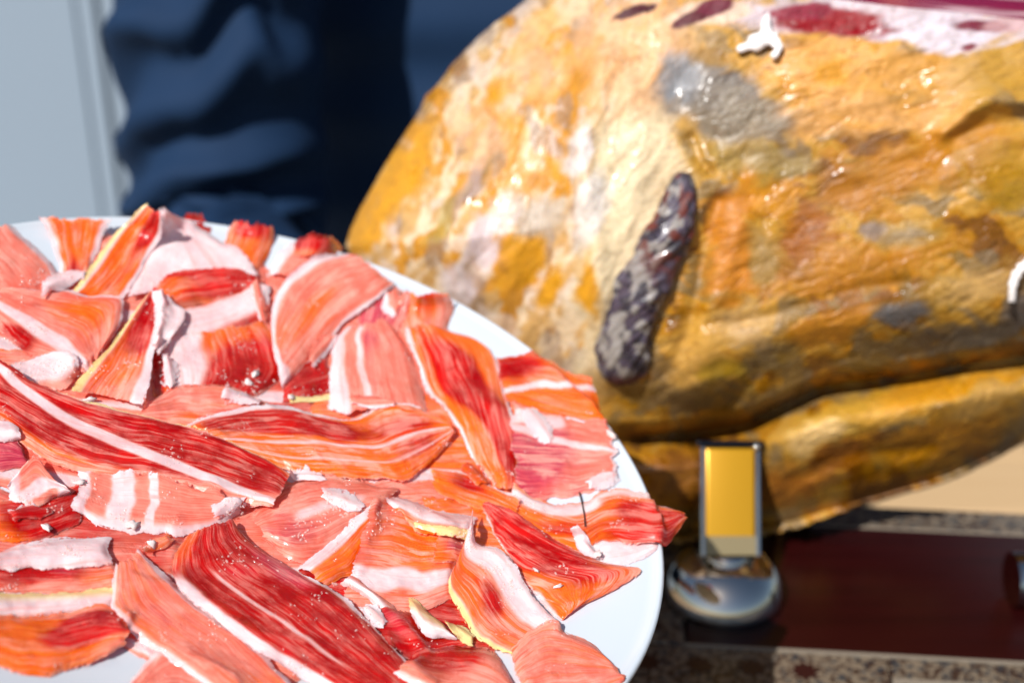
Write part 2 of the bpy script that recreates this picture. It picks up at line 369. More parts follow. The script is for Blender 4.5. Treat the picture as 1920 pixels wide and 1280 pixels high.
def table_wood():
    m, t, b = mat('tan_table_wood'); g = NG(t); tc = g.n('ShaderNodeTexCoord').outputs['Object']
    f = g.noise(g.mapping(tc, (3, 60, 20)), 1, 5, .6); g.set(b.inputs['Base Color'], g.mix(f, (.37, .235, .115), (.45, .31, .17))); b.inputs['Roughness'].default_value = .45
    g.set(b.inputs['Normal'], g.bump(f, .2, .001)); return m
table = empty('table', (0, .45, -.76)); tag(table, 'tan wooden table top under the ham stand and the plate', 'table')
MT = table_wood()
bm = bmesh.new(); box(bm, (.15, .32, -.015), (1.7, .64, .03), .003); bm_obj('table_top', bm, MT, table)
for sx in (-.62, .92):
    for sy in (.08, .56):
        bm = bmesh.new(); box(bm, (sx, sy, -.395), (.05, .05, .73), .004); bm_obj('leg', bm, MT, table)

chest = empty('added_chest', (.72, 1.47, -.76)); tag(chest, 'tan wooden chest added low behind the table, right of the person, to catch the sun', 'chest')  # invented chest, placed where its lid lies in the sun
bm = bmesh.new(); box(bm, (.72, 1.47, -.63), (.66, .46, .26), .004); bm_obj('body', bm, MT, chest)
for k in range(4):
    bm = bmesh.new(); box(bm, (.72, 1.22 + .125 * (k + .5), -.475), (.72, .1235, .05), .003); bm_obj('lid_board', bm, MT, chest)
for sx in (-.2, .2):
    bm = bmesh.new(); box(bm, (.72 + sx, 1.234, -.56), (.05, .012, .06), .003); bm_obj('hasp', bm, M_CHROME, chest)

# ------------------------------------------------------------------ ham stand: marquetry board, post on a domed foot
ZB = .042
stand = empty('ham_stand', (.12, .53, 0)); tag(stand, 'ham stand with an inlaid mahogany board and a polished metal post on a domed foot', 'ham stand')
def mahogany():
    m, t, b = mat('mahogany'); g = NG(t); tc = g.n('ShaderNodeTexCoord').outputs['Object']
    f = g.noise(g.mapping(tc, (8, 160, 60)), 1, 5, .6); g.set(b.inputs['Base Color'], g.mix(f, (.006, .0006, .0006), (.022, .002, .002))); b.inputs['Roughness'].default_value = .3
    b.inputs['Specular IOR Level'].default_value = .3
    return m
MM = mahogany()
c0 = Pz(1290, 1205, ZB); c1 = Pz(1920, 1240, ZB); bk = Pz(1640, 965, ZB); bk2 = Pz(1920, 978, ZB)
ang = math.atan2(c1[1] - c0[1], c1[0] - c0[0])
RZ = Matrix.Rotation(ang, 4, 'Z'); AX = np.array([math.cos(ang), math.sin(ang), 0]); AY = np.array([-math.sin(ang), math.cos(ang), 0])
dep = (bk - c0) @ AY
def bp(a, b, z): return Vector(c0 + AX * a + AY * b + np.array([0, 0, z - ZB]))
def bbox(name, a0, a1, b0, b1, z0, z1, m, parent, bev=.0006):
    bm = bmesh.new(); box(bm, bp((a0 + a1) / 2, (b0 + b1) / 2, (z0 + z1) / 2), (a1 - a0, b1 - b0, z1 - z0), bev, RZ); return bm_obj(name, bm, m, parent)
BW = .034                                              # width of the inlaid border
Lb = .46
board = bbox('board', -BW - .004, Lb, -.11, dep + .012, .012, ZB - .003, MM, stand, .002)
bbox('panel', 0, Lb - .02, 0, dep - .012, ZB - .006, ZB, MM, stand)
def marquetry():
    m, t, b = mat('bone_and_wood_inlay'); g = NG(t); tc = g.n('ShaderNodeTexCoord').outputs['Object']
    v = g.n('ShaderNodeTexVoronoi'); t.links.new(g.mapping(tc, (600, 600, 600)), v.inputs['Vector']); v.inputs['Scale'].default_value = 1
    k = g.n('ShaderNodeSeparateColor'); t.links.new(v.outputs['Color'], k.inputs[0])
    c = g.mix(g.ramp(k.outputs[0], .35, .45), (.03, .016, .011), (.13, .10, .07)); c = g.mix(g.ramp(k.outputs[1], .80, .86), c, (.02, .025, .03))
    g.set(b.inputs['Base Color'], c); b.inputs['Roughness'].default_value = .3; return m
MQ = marquetry(); MB = simple('bone_line', (.18, .15, .115), .35); MD = simple('ebony_star', (.018, .003, .003), .35)
sx_ = (Pz(1668, 1260, ZB) - c0) @ AX
bbox('inlay_border', -BW, sx_, -.055, -.0015, ZB - .006, ZB - .0004, MQ, stand)
bbox('inlay_border', sx_ + .0005, Lb - .02, -.0155, -.0015, ZB - .006, ZB - .0004, MQ, stand)
bbox('panel', sx_ + .004, Lb - .02, -.10, -.0185, ZB - .006, ZB, MM, stand)
bbox('inlay_border', -BW, -.0015, 0, dep - .012, ZB - .006, ZB - .0004, MQ, stand)
bbox('inlay_border', 0, Lb - .02, dep - .0105, dep + .008, ZB - .006, ZB - .0004, MQ, stand)
bbox('inlay_line', -.0014, Lb - .02, -.0014, 0.0, ZB - .006, ZB + .0002, MB, stand, .0001)
bbox('inlay_line', sx_ + .0006, Lb - .02, -.0184, -.0156, ZB - .006, ZB + .0002, MB, stand, .0001)
bbox('inlay_line', 0, Lb - .02, dep - .0119, dep - .0106, ZB - .006, ZB + .0002, MB, stand, .0001)
def star(c, r):
    bm = bmesh.new(); n = 16; top = [bm.verts.new(Vector(c) + Vector((math.cos(math.pi * k / 8) * (r if k % 2 == 0 else r * .66), math.sin(math.pi * k / 8) * (r if k % 2 == 0 else r * .66), 0))) for k in range(n)]
    f = bm.faces.new(top); e = bmesh.ops.extrude_face_region(bm, geom=[f]); bmesh.ops.translate(bm, verts=[x for x in e['geom'] if isinstance(x, bmesh.types.BMVert)], vec=(0, 0, -.002))
    return bm_obj('star_inlay', bm, MD, stand)
for k in range(4):
    star(bp(-.017 + .0215 * k + .0, -.0135, ZB - .0001), .0062)
    star(bp(-.017 + .0215 * k, -.038, ZB - .0001), .0062)
for k in range(4): star(bp(-.017, .012 + .0215 * k, ZB - .0001), .0062)
for sx in (.02, Lb - .04):
    for sy in (-.08, dep - .02):
        bm = bmesh.new(); m4 = Matrix.Translation(bp(sx, sy, .006)); bmesh.ops.create_cone(bm, cap_ends=True, segments=24, radius1=.012, radius2=.010, depth=.012, matrix=m4); bm_obj('foot', bm, MD, stand)
# domed foot and post
dome_c = Pz(1356, 1116, ZB)
prof_d = [(.0250, 0), (.0252, .001), (.0248, .002)]
for a in np.linspace(0, 1, 16): prof_d.append((.0250 * math.cos(a * 1.25) ** .85, .002 + .021 * math.sin(a * 1.25)))
prof_d += [(.0090, .0225), (.0090, .0245), (.0005, .0245)]
prof_d = [(r * 1.06, z) for r, z in prof_d]
V, F = lathe(prof_d, 72); d = link('domed_foot', mesh('domed_foot', [Vector(v) + Vector(dome_c) for v in V], F), M_CHROME, stand)
dpost = float((dome_c - CAM) @ FW)
pt = P(1361, 838, dpost - .006); pb = Vector(dome_c) + Vector((0, 0, .022))
axis = Vector(pt) - pb; Lp = axis.length
rotp = axis.to_track_quat('Z', 'Y').to_matrix().to_4x4()
rotp = rotp @ Matrix.Rotation(R(0), 4, 'Z')
# keep one face square to the front
zx = axis.normalized(); xx_ = Vector((1, .10, 0)); xx_ = (xx_ - zx * xx_.dot(zx)).normalized(); yy_ = zx.cross(xx_)
rotp = Matrix((xx_, yy_, zx)).transposed().to_4x4()
bm = bmesh.new(); box(bm, pb + axis / 2, (.0222, .016, Lp), .0016, rotp); bm_obj('post', bm, M_BRASS, stand, True)
bm = bmesh.new(); box(bm, pb + axis * .09, (.0227, .0166, Lp * .18), .0004, rotp); bm_obj('collar', bm, simple('dark_reflection', (.24, .19, .10), .4, .5), stand)  # added box: the darker reflection low on the post, built in grey-brown
for sgn in (-1, 1):
    bm = bmesh.new(); box(bm, pb + axis / 2 + xx_ * sgn * .0121, (.0020, .0172, Lp + .001), .0006, rotp); bm_obj('edge_strip', bm, M_CHROME, stand)
bm = bmesh.new(); bmesh.ops.create_uvsphere(bm, u_segments=20, v_segments=12, radius=.0022, matrix=Matrix.Translation(pb + axis + xx_ * .0116 - yy_ * .008 + Vector((0, 0, .0005)))); bm_obj('rivet', bm, M_CHROME, stand, True)
bm = bmesh.new(); box(bm, pb + axis + zx * .0015, (.030, .020, .003), .0008, rotp); bm_obj('top_plate', bm, simple('dark_steel', (.03, .03, .035), .25, 1.0), stand)
# clamp knob at the right edge
kc = Pz(1935, 1085, ZB + .012)
bm = bmesh.new(); mk = Matrix.Translation(kc) @ Matrix.Rotation(R(90), 4, 'Y')
bmesh.ops.create_cone(bm, cap_ends=True, segments=40, radius1=.012, radius2=.012, depth=.018, matrix=mk); bmesh.ops.bevel(bm, geom=list(bm.edges), offset=.0015, segments=3, affect='EDGES', profile=.5) if False else None
kn = bm_obj('clamp_knob', bm, M_CHROME, stand)

# ------------------------------------------------------------------ the ham
D0 = .645
OUT = [(650, 462), (662, 420), (700, 345), (750, 262), (788, 205), (800, 180), (815, 165), (870, 100), (930, 45), (985, 0), (1040, -55), (1130, -120), (1280, -170), (1500, -190), (1760, -190), (2000, -200), (2250, -230), (2600, -330), (2900, -400),
       (2960, -380), (2980, -300), (2960, -220), (2900, -150), (2640, 90), (2400, 400), (2200, 620), (2050, 752), (1920, 832), (1800, 892), (1700, 925), (1560, 968), (1450, 1005), (1350, 1022), (1250, 1015), (1150, 965), (1050, 880), (920, 760), (780, 640), (690, 545)]
CX, CY = 1420., 440.
nA, nR = 1000, 300
poly = interp(OUT + [OUT[0]], 900)
ang_p = np.unwrap(np.arctan2(poly[:, 1] - CY, poly[:, 0] - CX)); rad_p = np.hypot(poly[:, 0] - CX, poly[:, 1] - CY)
sgn = 1 if ang_p[-1] > ang_p[0] else -1
mono = np.maximum.accumulate(ang_p * sgn)
# denser rays toward the part in view
th_u = np.linspace(0, 1, nA, endpoint=False); th = mono[0] + th_u * 2 * math.pi
rad = np.interp(th, mono + 1e-9 * np.arange(len(mono)), rad_p); th = th * sgn
rr = np.linspace(0, 1, nR + 1)[1:] ** .85
hx = CX + (rr[:, None] * rad[None]) * np.cos(th)[None]; hy = CY + (rr[:, None] * rad[None]) * np.sin(th)[None]
# small unevenness of the outline
jit = (fbm(th * 9, th * 0, 3, 4) - .5) * 10; hx += (rr[:, None] ** 6) * jit[None] * np.cos(th)[None]; hy += (rr[:, None] ** 6) * jit[None] * np.sin(th)[None]
hx = np.vstack([[CX] * nA, hx]); hy = np.vstack([[CY] * nA, hy])
dist = seg_dist(hx, hy, [tuple(p) for p in interp(OUT + [OUT[0]], 160)]); dist[-1] = 0
def prof_t(d, wd): return np.sqrt(np.clip(1 - (1 - np.clip(d / wd, 0, 1)) ** 2, 0, 1))
leg_thin = 1 - .55 * sstep(2000, 2800, hx)
front = .082 * prof_t(dist, 430) * leg_thin
front -= .00003 * (hy - 450) + .000035 * np.clip(hy - 560, 0, 900)                           # the face leans back a little toward the bottom
CREASE = [(1130, 800), (1200, 800), (1300, 790), (1400, 772), (1450, 750), (1550, 706), (1700, 686), (1800, 668), (1920, 650), (2150, 590), (2400, 470)]
cxp = np.array(CREASE)[:, 0]; cyp = np.array(CREASE)[:, 1]
sd_c = hy + 7 * (fbm(hx / 60, hy / 60, 70) - .5) - np.interp(hx, cxp, cyp)
inx = sstep(1100, 1220, hx)
front += inx * (-.030 * sstep(-12, 26, sd_c) + .027 * sstep(12, 90, sd_c) - .013 * np.exp(-(np.minimum(sd_c, 0) / 62) ** 2) * (sd_c < 0) - .013 * (sd_c >= 0) * (1 - sstep(0, 60, sd_c)))
def ridge(pl, wd, h):
    global front
    d = seg_dist(hx, hy, pl); front = front + h * np.exp(-(d / wd) ** 2)
ridge([(1125, 120), (1105, 200), (1085, 290), (1100, 380), (1115, 470), (1105, 570), (1120, 690)], 36, .006)
ridge([(1060, 160), (1020, 300), (1010, 420), (1010, 560)], 40, -.0035)
ridge([(1170, 150), (1190, 280), (1180, 420), (1140, 560)], 45, .003)
ridge([(1345, 380), (1318, 470), (1306, 560), (1285, 640), (1250, 700)], 17, -.0035)
ridge([(1390, 420), (1350, 540), (1330, 640), (1300, 740)], 26, .0022)
ridge([(1330, 608), (1390, 604), (1450, 590), (1540, 560), (1620, 538), (1700, 530)], 12, -.0022)
ridge([(1400, 640), (1520, 610), (1640, 590)], 26, .003)
ridge([(1295, 260), (1310, 300), (1330, 320)], 12, -.004)
ridge([(1265, 160), (1280, 210), (1320, 260), (1390, 290)], 30, -.003)
ridge([(960, 180), (880, 330), (850, 480)], 30, .0025); ridge([(820, 260), (760, 380), (740, 460)], 26, -.002)
ridge([(890, 420), (860, 500), (850, 540)], 22, .003)
ridge([(1920, 190), (1850, 185), (1810, 215), (1770, 250)], 18, .005); ridge([(1920, 225), (1850, 235), (1790, 262)], 20, -.004)
ridge([(1500, 830), (1620, 800), (1800, 760)], 40, .003); ridge([(1480, 900), (1600, 850), (1750, 840)], 16, -.003)
ridge([(1330, 840), (1390, 850), (1370, 1000)], 90, -.018)
ridge([(1420, 700), (1380, 740), (1350, 780)], 16, -.004)
wl = sstep(1330, 1130, hx + .25 * (hy - 400))
def aniso(seed, lx, ly, deg):
    c, s = math.cos(R(deg)), math.sin(R(deg)); X = hx * c + hy * s; Y = -hx * s + hy * c
    wx = (fbm(hx / 90, hy / 90, seed + 50, 3) - .5) * 50
    return fbm((X + wx) / lx, (Y + wx) / ly, seed, 4)
nl = aniso(11, 150, 34, 118); nr = aniso(12, 170, 46, -17)
nm = nl * wl + nr * (1 - wl)
edge_f = sstep(0, 40, dist)
front += edge_f * (.0030 * (nm - .5) + .0070 * (fbm(hx / 170, hy / 170, 13, 3) - .5))
nf = aniso(15, 46, 14, 118) * wl + aniso(16, 60, 16, -17) * (1 - wl)
front += edge_f * (.0007 * (nf - .5) + .00025 * (fbm(hx / 9, hy / 9, 17, 3) - .5))
fray = np.abs(aniso(18, 80, 26, -25) - .5); front += edge_f * (-.0006 * np.exp(-(fray / .03) ** 2)) * (1 - wl)

# colours of the rind, with a few highlights and some shading painted in
Cc = np.zeros(hx.shape + (3,)); Cc[:] = lin((214, 168, 104))
wX = (fbm(hx / 70, hy / 70, 21, 4) - .5) * 110; wY = (fbm(hx / 70, hy / 70, 31, 4) - .5) * 110
grain = .5 * nm + .5 * nf
def paint(cx, cy, rx, ry, deg, rgb, st, hard=.5):
    c, s = math.cos(R(deg)), math.sin(R(deg)); dx, dy = hx + wX * .6 - cx, hy + wY * .6 - cy
    q = np.sqrt(((dx * c + dy * s) / rx) ** 2 + ((-dx * s + dy * c) / ry) ** 2) + (grain - .5) * 1.1
    k = (1 - sstep(1 - hard * .8, 1 + hard * .8, q)) * min(1, st * 1.1)
    Cc[:] = Cc * (1 - k[..., None]) + lin(rgb) * k[..., None]
def tone(mask, rgb): Cc[:] = Cc * (1 - mask[..., None]) + lin(rgb) * mask[..., None]
tone(sstep(.56, .44, grain) * .75 * wl, (240, 212, 176)); tone(sstep(.53, .59, fbm((hx + wX) / 50, (hy + wY) / 80, 45, 4)) * .9 * wl, (214, 146, 8)); tone(sstep(.54, .64, fbm(hx / 40, hy / 70, 47, 4)) * .6 * wl, (160, 132, 112)); tone(sstep(.58, .66, fbm(hx / 46, hy / 60, 49, 4)) * .5 * wl, (236, 214, 196))
tone((1 - wl) * .9, (204, 156, 80)); tone(sstep(.50, .66, fbm(hx / 60, hy / 40, 41, 4)) * .8 * (1 - wl), (205, 160, 95)); am = fbm((hx + wX) / 95, (hy + wY) / 60, 141, 4); tone(sstep(.46, .51, am) * .95 * (1 - wl) * sstep(150, 260, hy), (192, 136, 6)); tone(sstep(.58, .64, am) * .8 * (1 - wl), (128, 80, 6)); tone(sstep(.55, .60, fbm((hx + wY) / 70, (hy + wX) / 40, 151, 4)) * .7 * (1 - wl), (140, 122, 98))
YEL, PEA, CRE, GRY, AMB, BEI, BRO = (220, 156, 6), (236, 178, 122), (234, 208, 164), (136, 128, 118), (192, 130, 4), (206, 168, 118), (128, 80, 10)
for a in ((1180, 300, 75, 190, 5, CRE, .9), (1190, 480, 60, 110, 15, CRE, .9), (1130, 560, 50, 150, 5, CRE, .7), (1240, 310, 50, 50, 0, CRE, .8), (1180, 100, 110, 110, 0, PEA, .7),
          (940, 175, 26, 34, 20, YEL, 1), (1000, 60, 60, 30, -40, YEL, .5), (735, 330, 40, 100, 28, YEL, .9), (690, 420, 30, 70, 28, YEL, .9), (900, 320, 60, 24, -60, (150, 112, 60), .7), (960, 260, 50, 22, -70, YEL, .6),
          (1050, 330, 22, 30, 0, YEL, .8), (980, 480, 24, 50, 25, YEL, .9), (1030, 545, 26, 46, 20, YEL, .9), (1110, 540, 18, 50, 10, YEL, 1), (940, 530, 40, 22, -20, YEL, .6), (870, 350, 60, 20, -62, (176, 150, 140), .6), (1010, 410, 60, 40, 0, (196, 176, 150), .7),
          (830, 400, 50, 22, -60, (180, 150, 60), .6), (900, 250, 60, 60, 0, PEA, .5), (990, 130, 60, 60, 0, PEA, .6), (920, 440, 30, 60, 25, (232, 206, 196), .8), (860, 530, 40, 40, 0, (226, 206, 200), .7), (1085, 280, 26, 60, 5, (232, 214, 196), .9), (1110, 400, 26, 80, 8, (232, 214, 192), .9),  # last two: pale ridge, its white highlights put into the colour
          (1330, 180, 90, 66, 20, GRY, .85), (1390, 230, 100, 50, 15, (160, 146, 122), .8), (1270, 150, 40, 50, 0, (160, 160, 158), .6), (1340, 105, 40, 22, 0, (168, 120, 20), .6), (1490, 170, 50, 34, 35, (196, 138, 10), .95),
          (1560, 120, 140, 60, 0, PEA, .85), (1600, 210, 130, 40, -5, PEA, .7), (1700, 130, 120, 60, 0, (224, 168, 104), .8), (1840, 130, 80, 60, 0, (200, 158, 96), .7), (1760, 215, 60, 50, -20, (232, 178, 128), .7), (1560, 150, 30, 24, 0, YEL, .6), (1342, 385, 15, 34, 20, (70, 48, 36), .9), (1325, 415, 14, 22, 20, (78, 60, 48), .8),
          (1420, 300, 110, 34, 10, (176, 150, 100), .7), (1440, 370, 60, 30, 10, YEL, .7), (1580, 350, 50, 36, 0, BRO, .8), (1660, 330, 120, 50, -15, AMB, .8), (1800, 300, 110, 60, -15, AMB, .7), (1700, 440, 70, 34, -10, (170, 150, 118), .85), (1640, 420, 30, 18, 0, (140, 130, 125), .7),
          (1870, 330, 60, 60, 0, (186, 142, 30), .7), (1600, 500, 170, 60, -10, AMB, .8), (1370, 450, 50, 110, 8, (206, 136, 6), .9), (1480, 480, 60, 40, 0, BRO, .35), (1520, 430, 40, 40, 0, (168, 100, 10), .8), (1430, 480, 26, 44, 0, (170, 140, 96), .7), (1760, 560, 80, 40, -15, (180, 140, 70), .6), (1840, 530, 90, 36, -15, BEI, .8),
          (1560, 610, 110, 34, -12, AMB, .8), (1690, 592, 60, 26, -12, (118, 112, 106), .9), (1400, 600, 70, 40, -15, BEI, .8), (1310, 660, 60, 70, 0, (214, 168, 104), .8), (1360, 700, 40, 30, 0, (176, 142, 30), .7), (1450, 660, 50, 26, -10, (140, 118, 84), .7), (1800, 630, 130, 30, -12, (110, 96, 76), .85), (1640, 670, 80, 18, -8, (128, 104, 70), .7), (1900, 590, 40, 30, 0, (120, 112, 104), .7),
          (1330, 745, 90, 24, -5, (120, 92, 56), .6), (1600, 780, 110, 40, -20, (206, 160, 70), .8), (1540, 810, 60, 30, -20, (232, 196, 140), .9), (1700, 760, 90, 26, -15, (222, 172, 100), .7), (1800, 720, 120, 30, -12, YEL, .8), (1760, 830, 150, 46, -25, (190, 132, 16), .8), (1850, 760, 80, 26, -20, BEI, .6), (1500, 900, 160, 40, -20, (176, 112, 14), .7), (1300, 900, 120, 70, 0, (150, 96, 18), .7), (1860, 690, 60, 20, -15, (226, 178, 112), .7)):  # brown above the crease is painted shading, pale beige on the lobe a painted highlight
    paint(*a)
sat_ = 1 - Cc.min(-1) / (Cc.max(-1) + 1e-6); bm_ = .30 + .36 * (1 - sstep(.55, .90, sat_))
Cc = Cc ** 1.2 * (np.array([.64, .71, .84]) * wl[..., None] + np.stack([np.full_like(bm_, .63), .65 - .03 * (bm_ - .30), bm_ * 1.05], -1) * (1 - wl[..., None]))
MEAT, MFAT = (118, 0, 6), (172, 156, 160)
for cx_, cy_, rx_, ry_, dg, c_, st in ((1640, 34, 330, 34, 2, MFAT, .9), (1770, 62, 110, 36, 5, (180, 168, 174), .95), (1330, 26, 80, 22, -8, (190, 160, 136), .8), (1186, 22, 40, 12, -14, (60, 6, 14), 1), (1300, 38, 44, 12, -26, (70, 3, 14), 1), (1340, 12, 40, 14, -20, (84, 2, 28), .9), (1556, 42, 108, 26, 3, MEAT, 1), (1500, 24, 70, 18, 0, (110, 0, 30), .9), (1838, 48, 50, 14, 4, (100, 34, 46), .9), (1818, 90, 14, 7, 0, (96, 20, 34), 1), (1900, 40, 60, 20, -10, (160, 124, 124), .7)):
    wX, wY = wX * .35, wY * .35; paint(cx_, cy_, rx_, ry_, dg, c_, st, .25); wX, wY = wX / .35, wY / .35
speck = fbm(hx / 6, hy / 6, 61, 2); tone(.35 * sstep(.72, .8, speck) * sstep(.5, .6, fbm(hx / 80, hy / 80, 62, 3)), (62, 50, 34))

Cc *= (.86 + .28 * fbm(hx / 14, hy / 10, 63, 3))[..., None]
Pf = P(hx, hy, D0 - front)
kb = 90; ib = np.unique(np.r_[np.arange(0, nR, 6), nR - 1])
bt = .085 * prof_t(dist, 430) * leg_thin + .004 * (fbm(hx / 80, hy / 80, 77, 4) - .5) * edge_f
sc_b = 1.0
Pb = P(hx, hy, D0) + (bt[..., None]) * FW
VV = [Pf.reshape(-1, 3), Pb[ib].reshape(-1, 3)]
ix = np.arange((nR + 1) * nA).reshape(nR + 1, nA); ix2 = (ix.size + np.arange(len(ib) * nA)).reshape(len(ib), nA)
def quads(I): return np.stack([I[:-1], np.roll(I[:-1], -1, 1), np.roll(I[1:], -1, 1), I[1:]], -1).reshape(-1, 4)
FQ = np.vstack([quads(ix), quads(ix2)[:, ::-1], quads(np.vstack([ix[-1], ix2[-1]]))])
me = bpy.data.meshes.new('rind'); me.from_pydata(np.vstack(VV).tolist(), [], FQ.tolist()); me.update()
at = me.color_attributes.new('rind_colour', 'FLOAT_COLOR', 'POINT')
cc = np.concatenate([Cc.reshape(-1, 3), Cc[ib].reshape(-1, 3)]); at.data.foreach_set('color', np.column_stack([np.clip(cc, 0, 1), np.ones(len(cc))]).astype(np.float32).ravel())
def ham_mat():
    m, t, b = mat('cured_rind'); g = NG(t); a = g.n('ShaderNodeVertexColor', layer_name='rind_colour').outputs[0]; tc = g.n('ShaderNodeTexCoord').outputs['Object']
    f = g.noise(tc, 260, 4, .6); f2 = g.noise(tc, 45, 3, .6)
    mx = g.n('ShaderNodeMix', data_type='RGBA', blend_type='MULTIPLY'); g.set(mx.inputs[0], g.math('MULTIPLY', g.ramp(f, .45, .75), .45)); g.set(mx.inputs[6], a); mx.inputs[7].default_value = (.5, .42, .32, 1); g.set(b.inputs['Base Color'], mx.outputs[2])
    g.set(b.inputs['Roughness'], g.math('SUBTRACT', .60, g.math('MULTIPLY', g.ramp(g.math('ADD', f2, g.math('MULTIPLY', f, .3)), .66, .78), .40)))
    b.inputs['Subsurface Weight'].default_value = .12; b.inputs['Subsurface Radius'].default_value = (1, .5, .2); b.inputs['Subsurface Scale'].default_value = .003
    b.inputs['Coat Weight'].default_value = .04; b.inputs['Coat Roughness'].default_value = .2
    g.set(b.inputs['Normal'], g.bump(g.math('ADD', f, g.math('MULTIPLY', g.noise(tc, 900, 2), .4)), .10, .0015)); return m
M_HAM = ham_mat()
ham = empty('cured_ham_leg', tuple(P(1400, 1010, D0))); tag(ham, 'whole cured ham leg with yellow mottled rind, resting on the stand', 'ham')
# level cut across the top
bm = bmesh.new(); bm.from_mesh(me); bmesh.ops.remove_doubles(bm, verts=bm.verts, dist=1e-6)
k_ = np.argmin((hx - 1640) ** 2 + (hy - 8) ** 2); mid_front = P(1640, 8, D0 - front.ravel()[k_])
cn = Vector((.10, .06, 1)).normalized()
geo = bmesh.ops.bisect_plane(bm, geom=bm.verts[:] + bm.edges[:] + bm.faces[:], plane_co=Vector(mid_front), plane_no=cn, clear_outer=True)
edges = [e for e in geo['geom_cut'] if isinstance(e, bmesh.types.BMEdge)]
loop_pts = [v.co.copy() for v in geo['geom_cut'] if isinstance(v, bmesh.types.BMVert)]
bm2 = bmesh.new()
cen = sum(loop_pts, Vector()) / len(loop_pts)
e1 = cn.orthogonal().normalized(); e2 = cn.cross(e1)
loop_pts.sort(key=lambda p: math.atan2((p - cen).dot(e2), (p - cen).dot(e1)))
prev = None; rings = []
for s_ in (1.0, .97, .9, .75, .5, .25):
    rings.append([bm2.verts.new(cen + (p - cen) * s_ + cn * (.0008 * (1 - s_))) for p in loop_pts])
for a, b in zip(rings[:-1], rings[1:]):
    for k in range(len(loop_pts)): bm2.faces.new((a[k], a[(k + 1) % len(a)], b[(k + 1) % len(a)], b[k]))
bm2.faces.new(rings[-1])
me.clear_geometry() if False else None
me2 = bpy.data.meshes.new('rind'); bm.to_mesh(me2); bm.free(); bpy.data.meshes.remove(me)
link('rind', me2, M_HAM, ham)
def cut_mat():
    m, t, b = mat('cut_ham_face'); g = NG(t); tc = g.n('ShaderNodeTexCoord').outputs['Object']
    f = g.noise(g.mapping(tc, (14, 40, 30)), 1, 3); g.set(b.inputs['Base Color'], g.mix(g.ramp(f, .5, .6), (.28, .01, .05), (.72, .42, .45))); b.inputs['Roughness'].default_value = .15; return m
bm_obj('cut_face', bm2, cut_mat(), ham, True)
# mouldy end of the bone lying along the face
def surf_depth(px, py):
    k = np.argmin((hx - px) ** 2 + (hy - py) ** 2); return D0 - front.ravel()[k]
bone = interp([(1282, 325, 12), (1280, 345, 24), (1272, 392, 34), (1252, 440, 42), (1222, 500, 48), (1194, 560, 50), (1174, 620, 50), (1168, 672, 50), (1170, 705, 40), (1172, 722, 14)], 110)
nb = 72; Vb_, Fb_ = [], []
dcen = np.array([surf_depth(a, b) for a, b, c in bone]); k9 = np.ones(15) / 15; dcen = np.convolve(np.pad(dcen, 7, mode='edge'), k9, 'valid')
Cb = []
for i, (px, py, rp) in enumerate(bone):
    d_ = dcen[i] - .001; c_ = P(px, py, d_); r_ = rp / FPX * d_
    tn = bone[min(i + 1, 109), :2] - bone[max(i - 1, 0), :2]; tn = tn / np.linalg.norm(tn); nrm = np.array([tn[1], -tn[0]])
    side = RT * nrm[0] - UP * nrm[1]
    for k in range(nb):
        a = 2 * math.pi * k / nb
        q = r_ * (1 + .34 * (float(fbm(math.cos(a) * 2.2 + i * .11, math.sin(a) * 2.2, 81, 4)) - .5) + .16 * (float(vnoise(math.cos(a) * 6 + i * .35, math.sin(a) * 6, 85)) - .5))
        Vb_.append(c_ + side * q * math.cos(a) - FW * q * .95 * math.sin(a))
        g1 = float(fbm(i * .3 + 3, k * .3, 91, 4)); g2 = float(fbm(i * .16, k * .22 + 5, 95, 4)); low = i / 110
        c3 = lin((34, 28, 38)) if g1 < .5 else lin((62, 52, 66))
        c3 = c3 * (1 - sstep(.54, .62, g2)) + lin((122, 116, 112)) * sstep(.54, .62, g2)
        rd = sstep(.48, .60, float(fbm(i * .2 + 9, k * .18, 99, 3))) * (1 - sstep(.3, .6, low)) * 1.0 + sstep(.93, .97, low) * .7; rd = min(rd, 1)
        c3 = c3 * (1 - rd) + lin((84, 30, 20)) * rd
        Cb.append(c3)
for i in range(109):
    for k in range(nb): Fb_.append((i * nb + k, i * nb + (k + 1) % nb, (i + 1) * nb + (k + 1) % nb, (i + 1) * nb + k))
Fb_ += [tuple(range(nb))[::-1], tuple(109 * nb + k for k in range(nb))]
mb = mesh('bone_end', Vb_, Fb_); at = mb.color_attributes.new('rind_colour', 'FLOAT_COLOR', 'POINT'); at.data.foreach_set('color', np.column_stack([np.array(Cb), np.ones(len(Cb))]).astype(np.float32).ravel())
bo = link('bone_end', mb, M_HAM, ham); bo['label'] = 'dark mouldy end of the bone along the face of the ham'
bmx = bmesh.new(); bmx.from_mesh(mb); bmesh.ops.recalc_face_normals(bmx, faces=bmx.faces); bmx.to_mesh(mb); bmx.free()

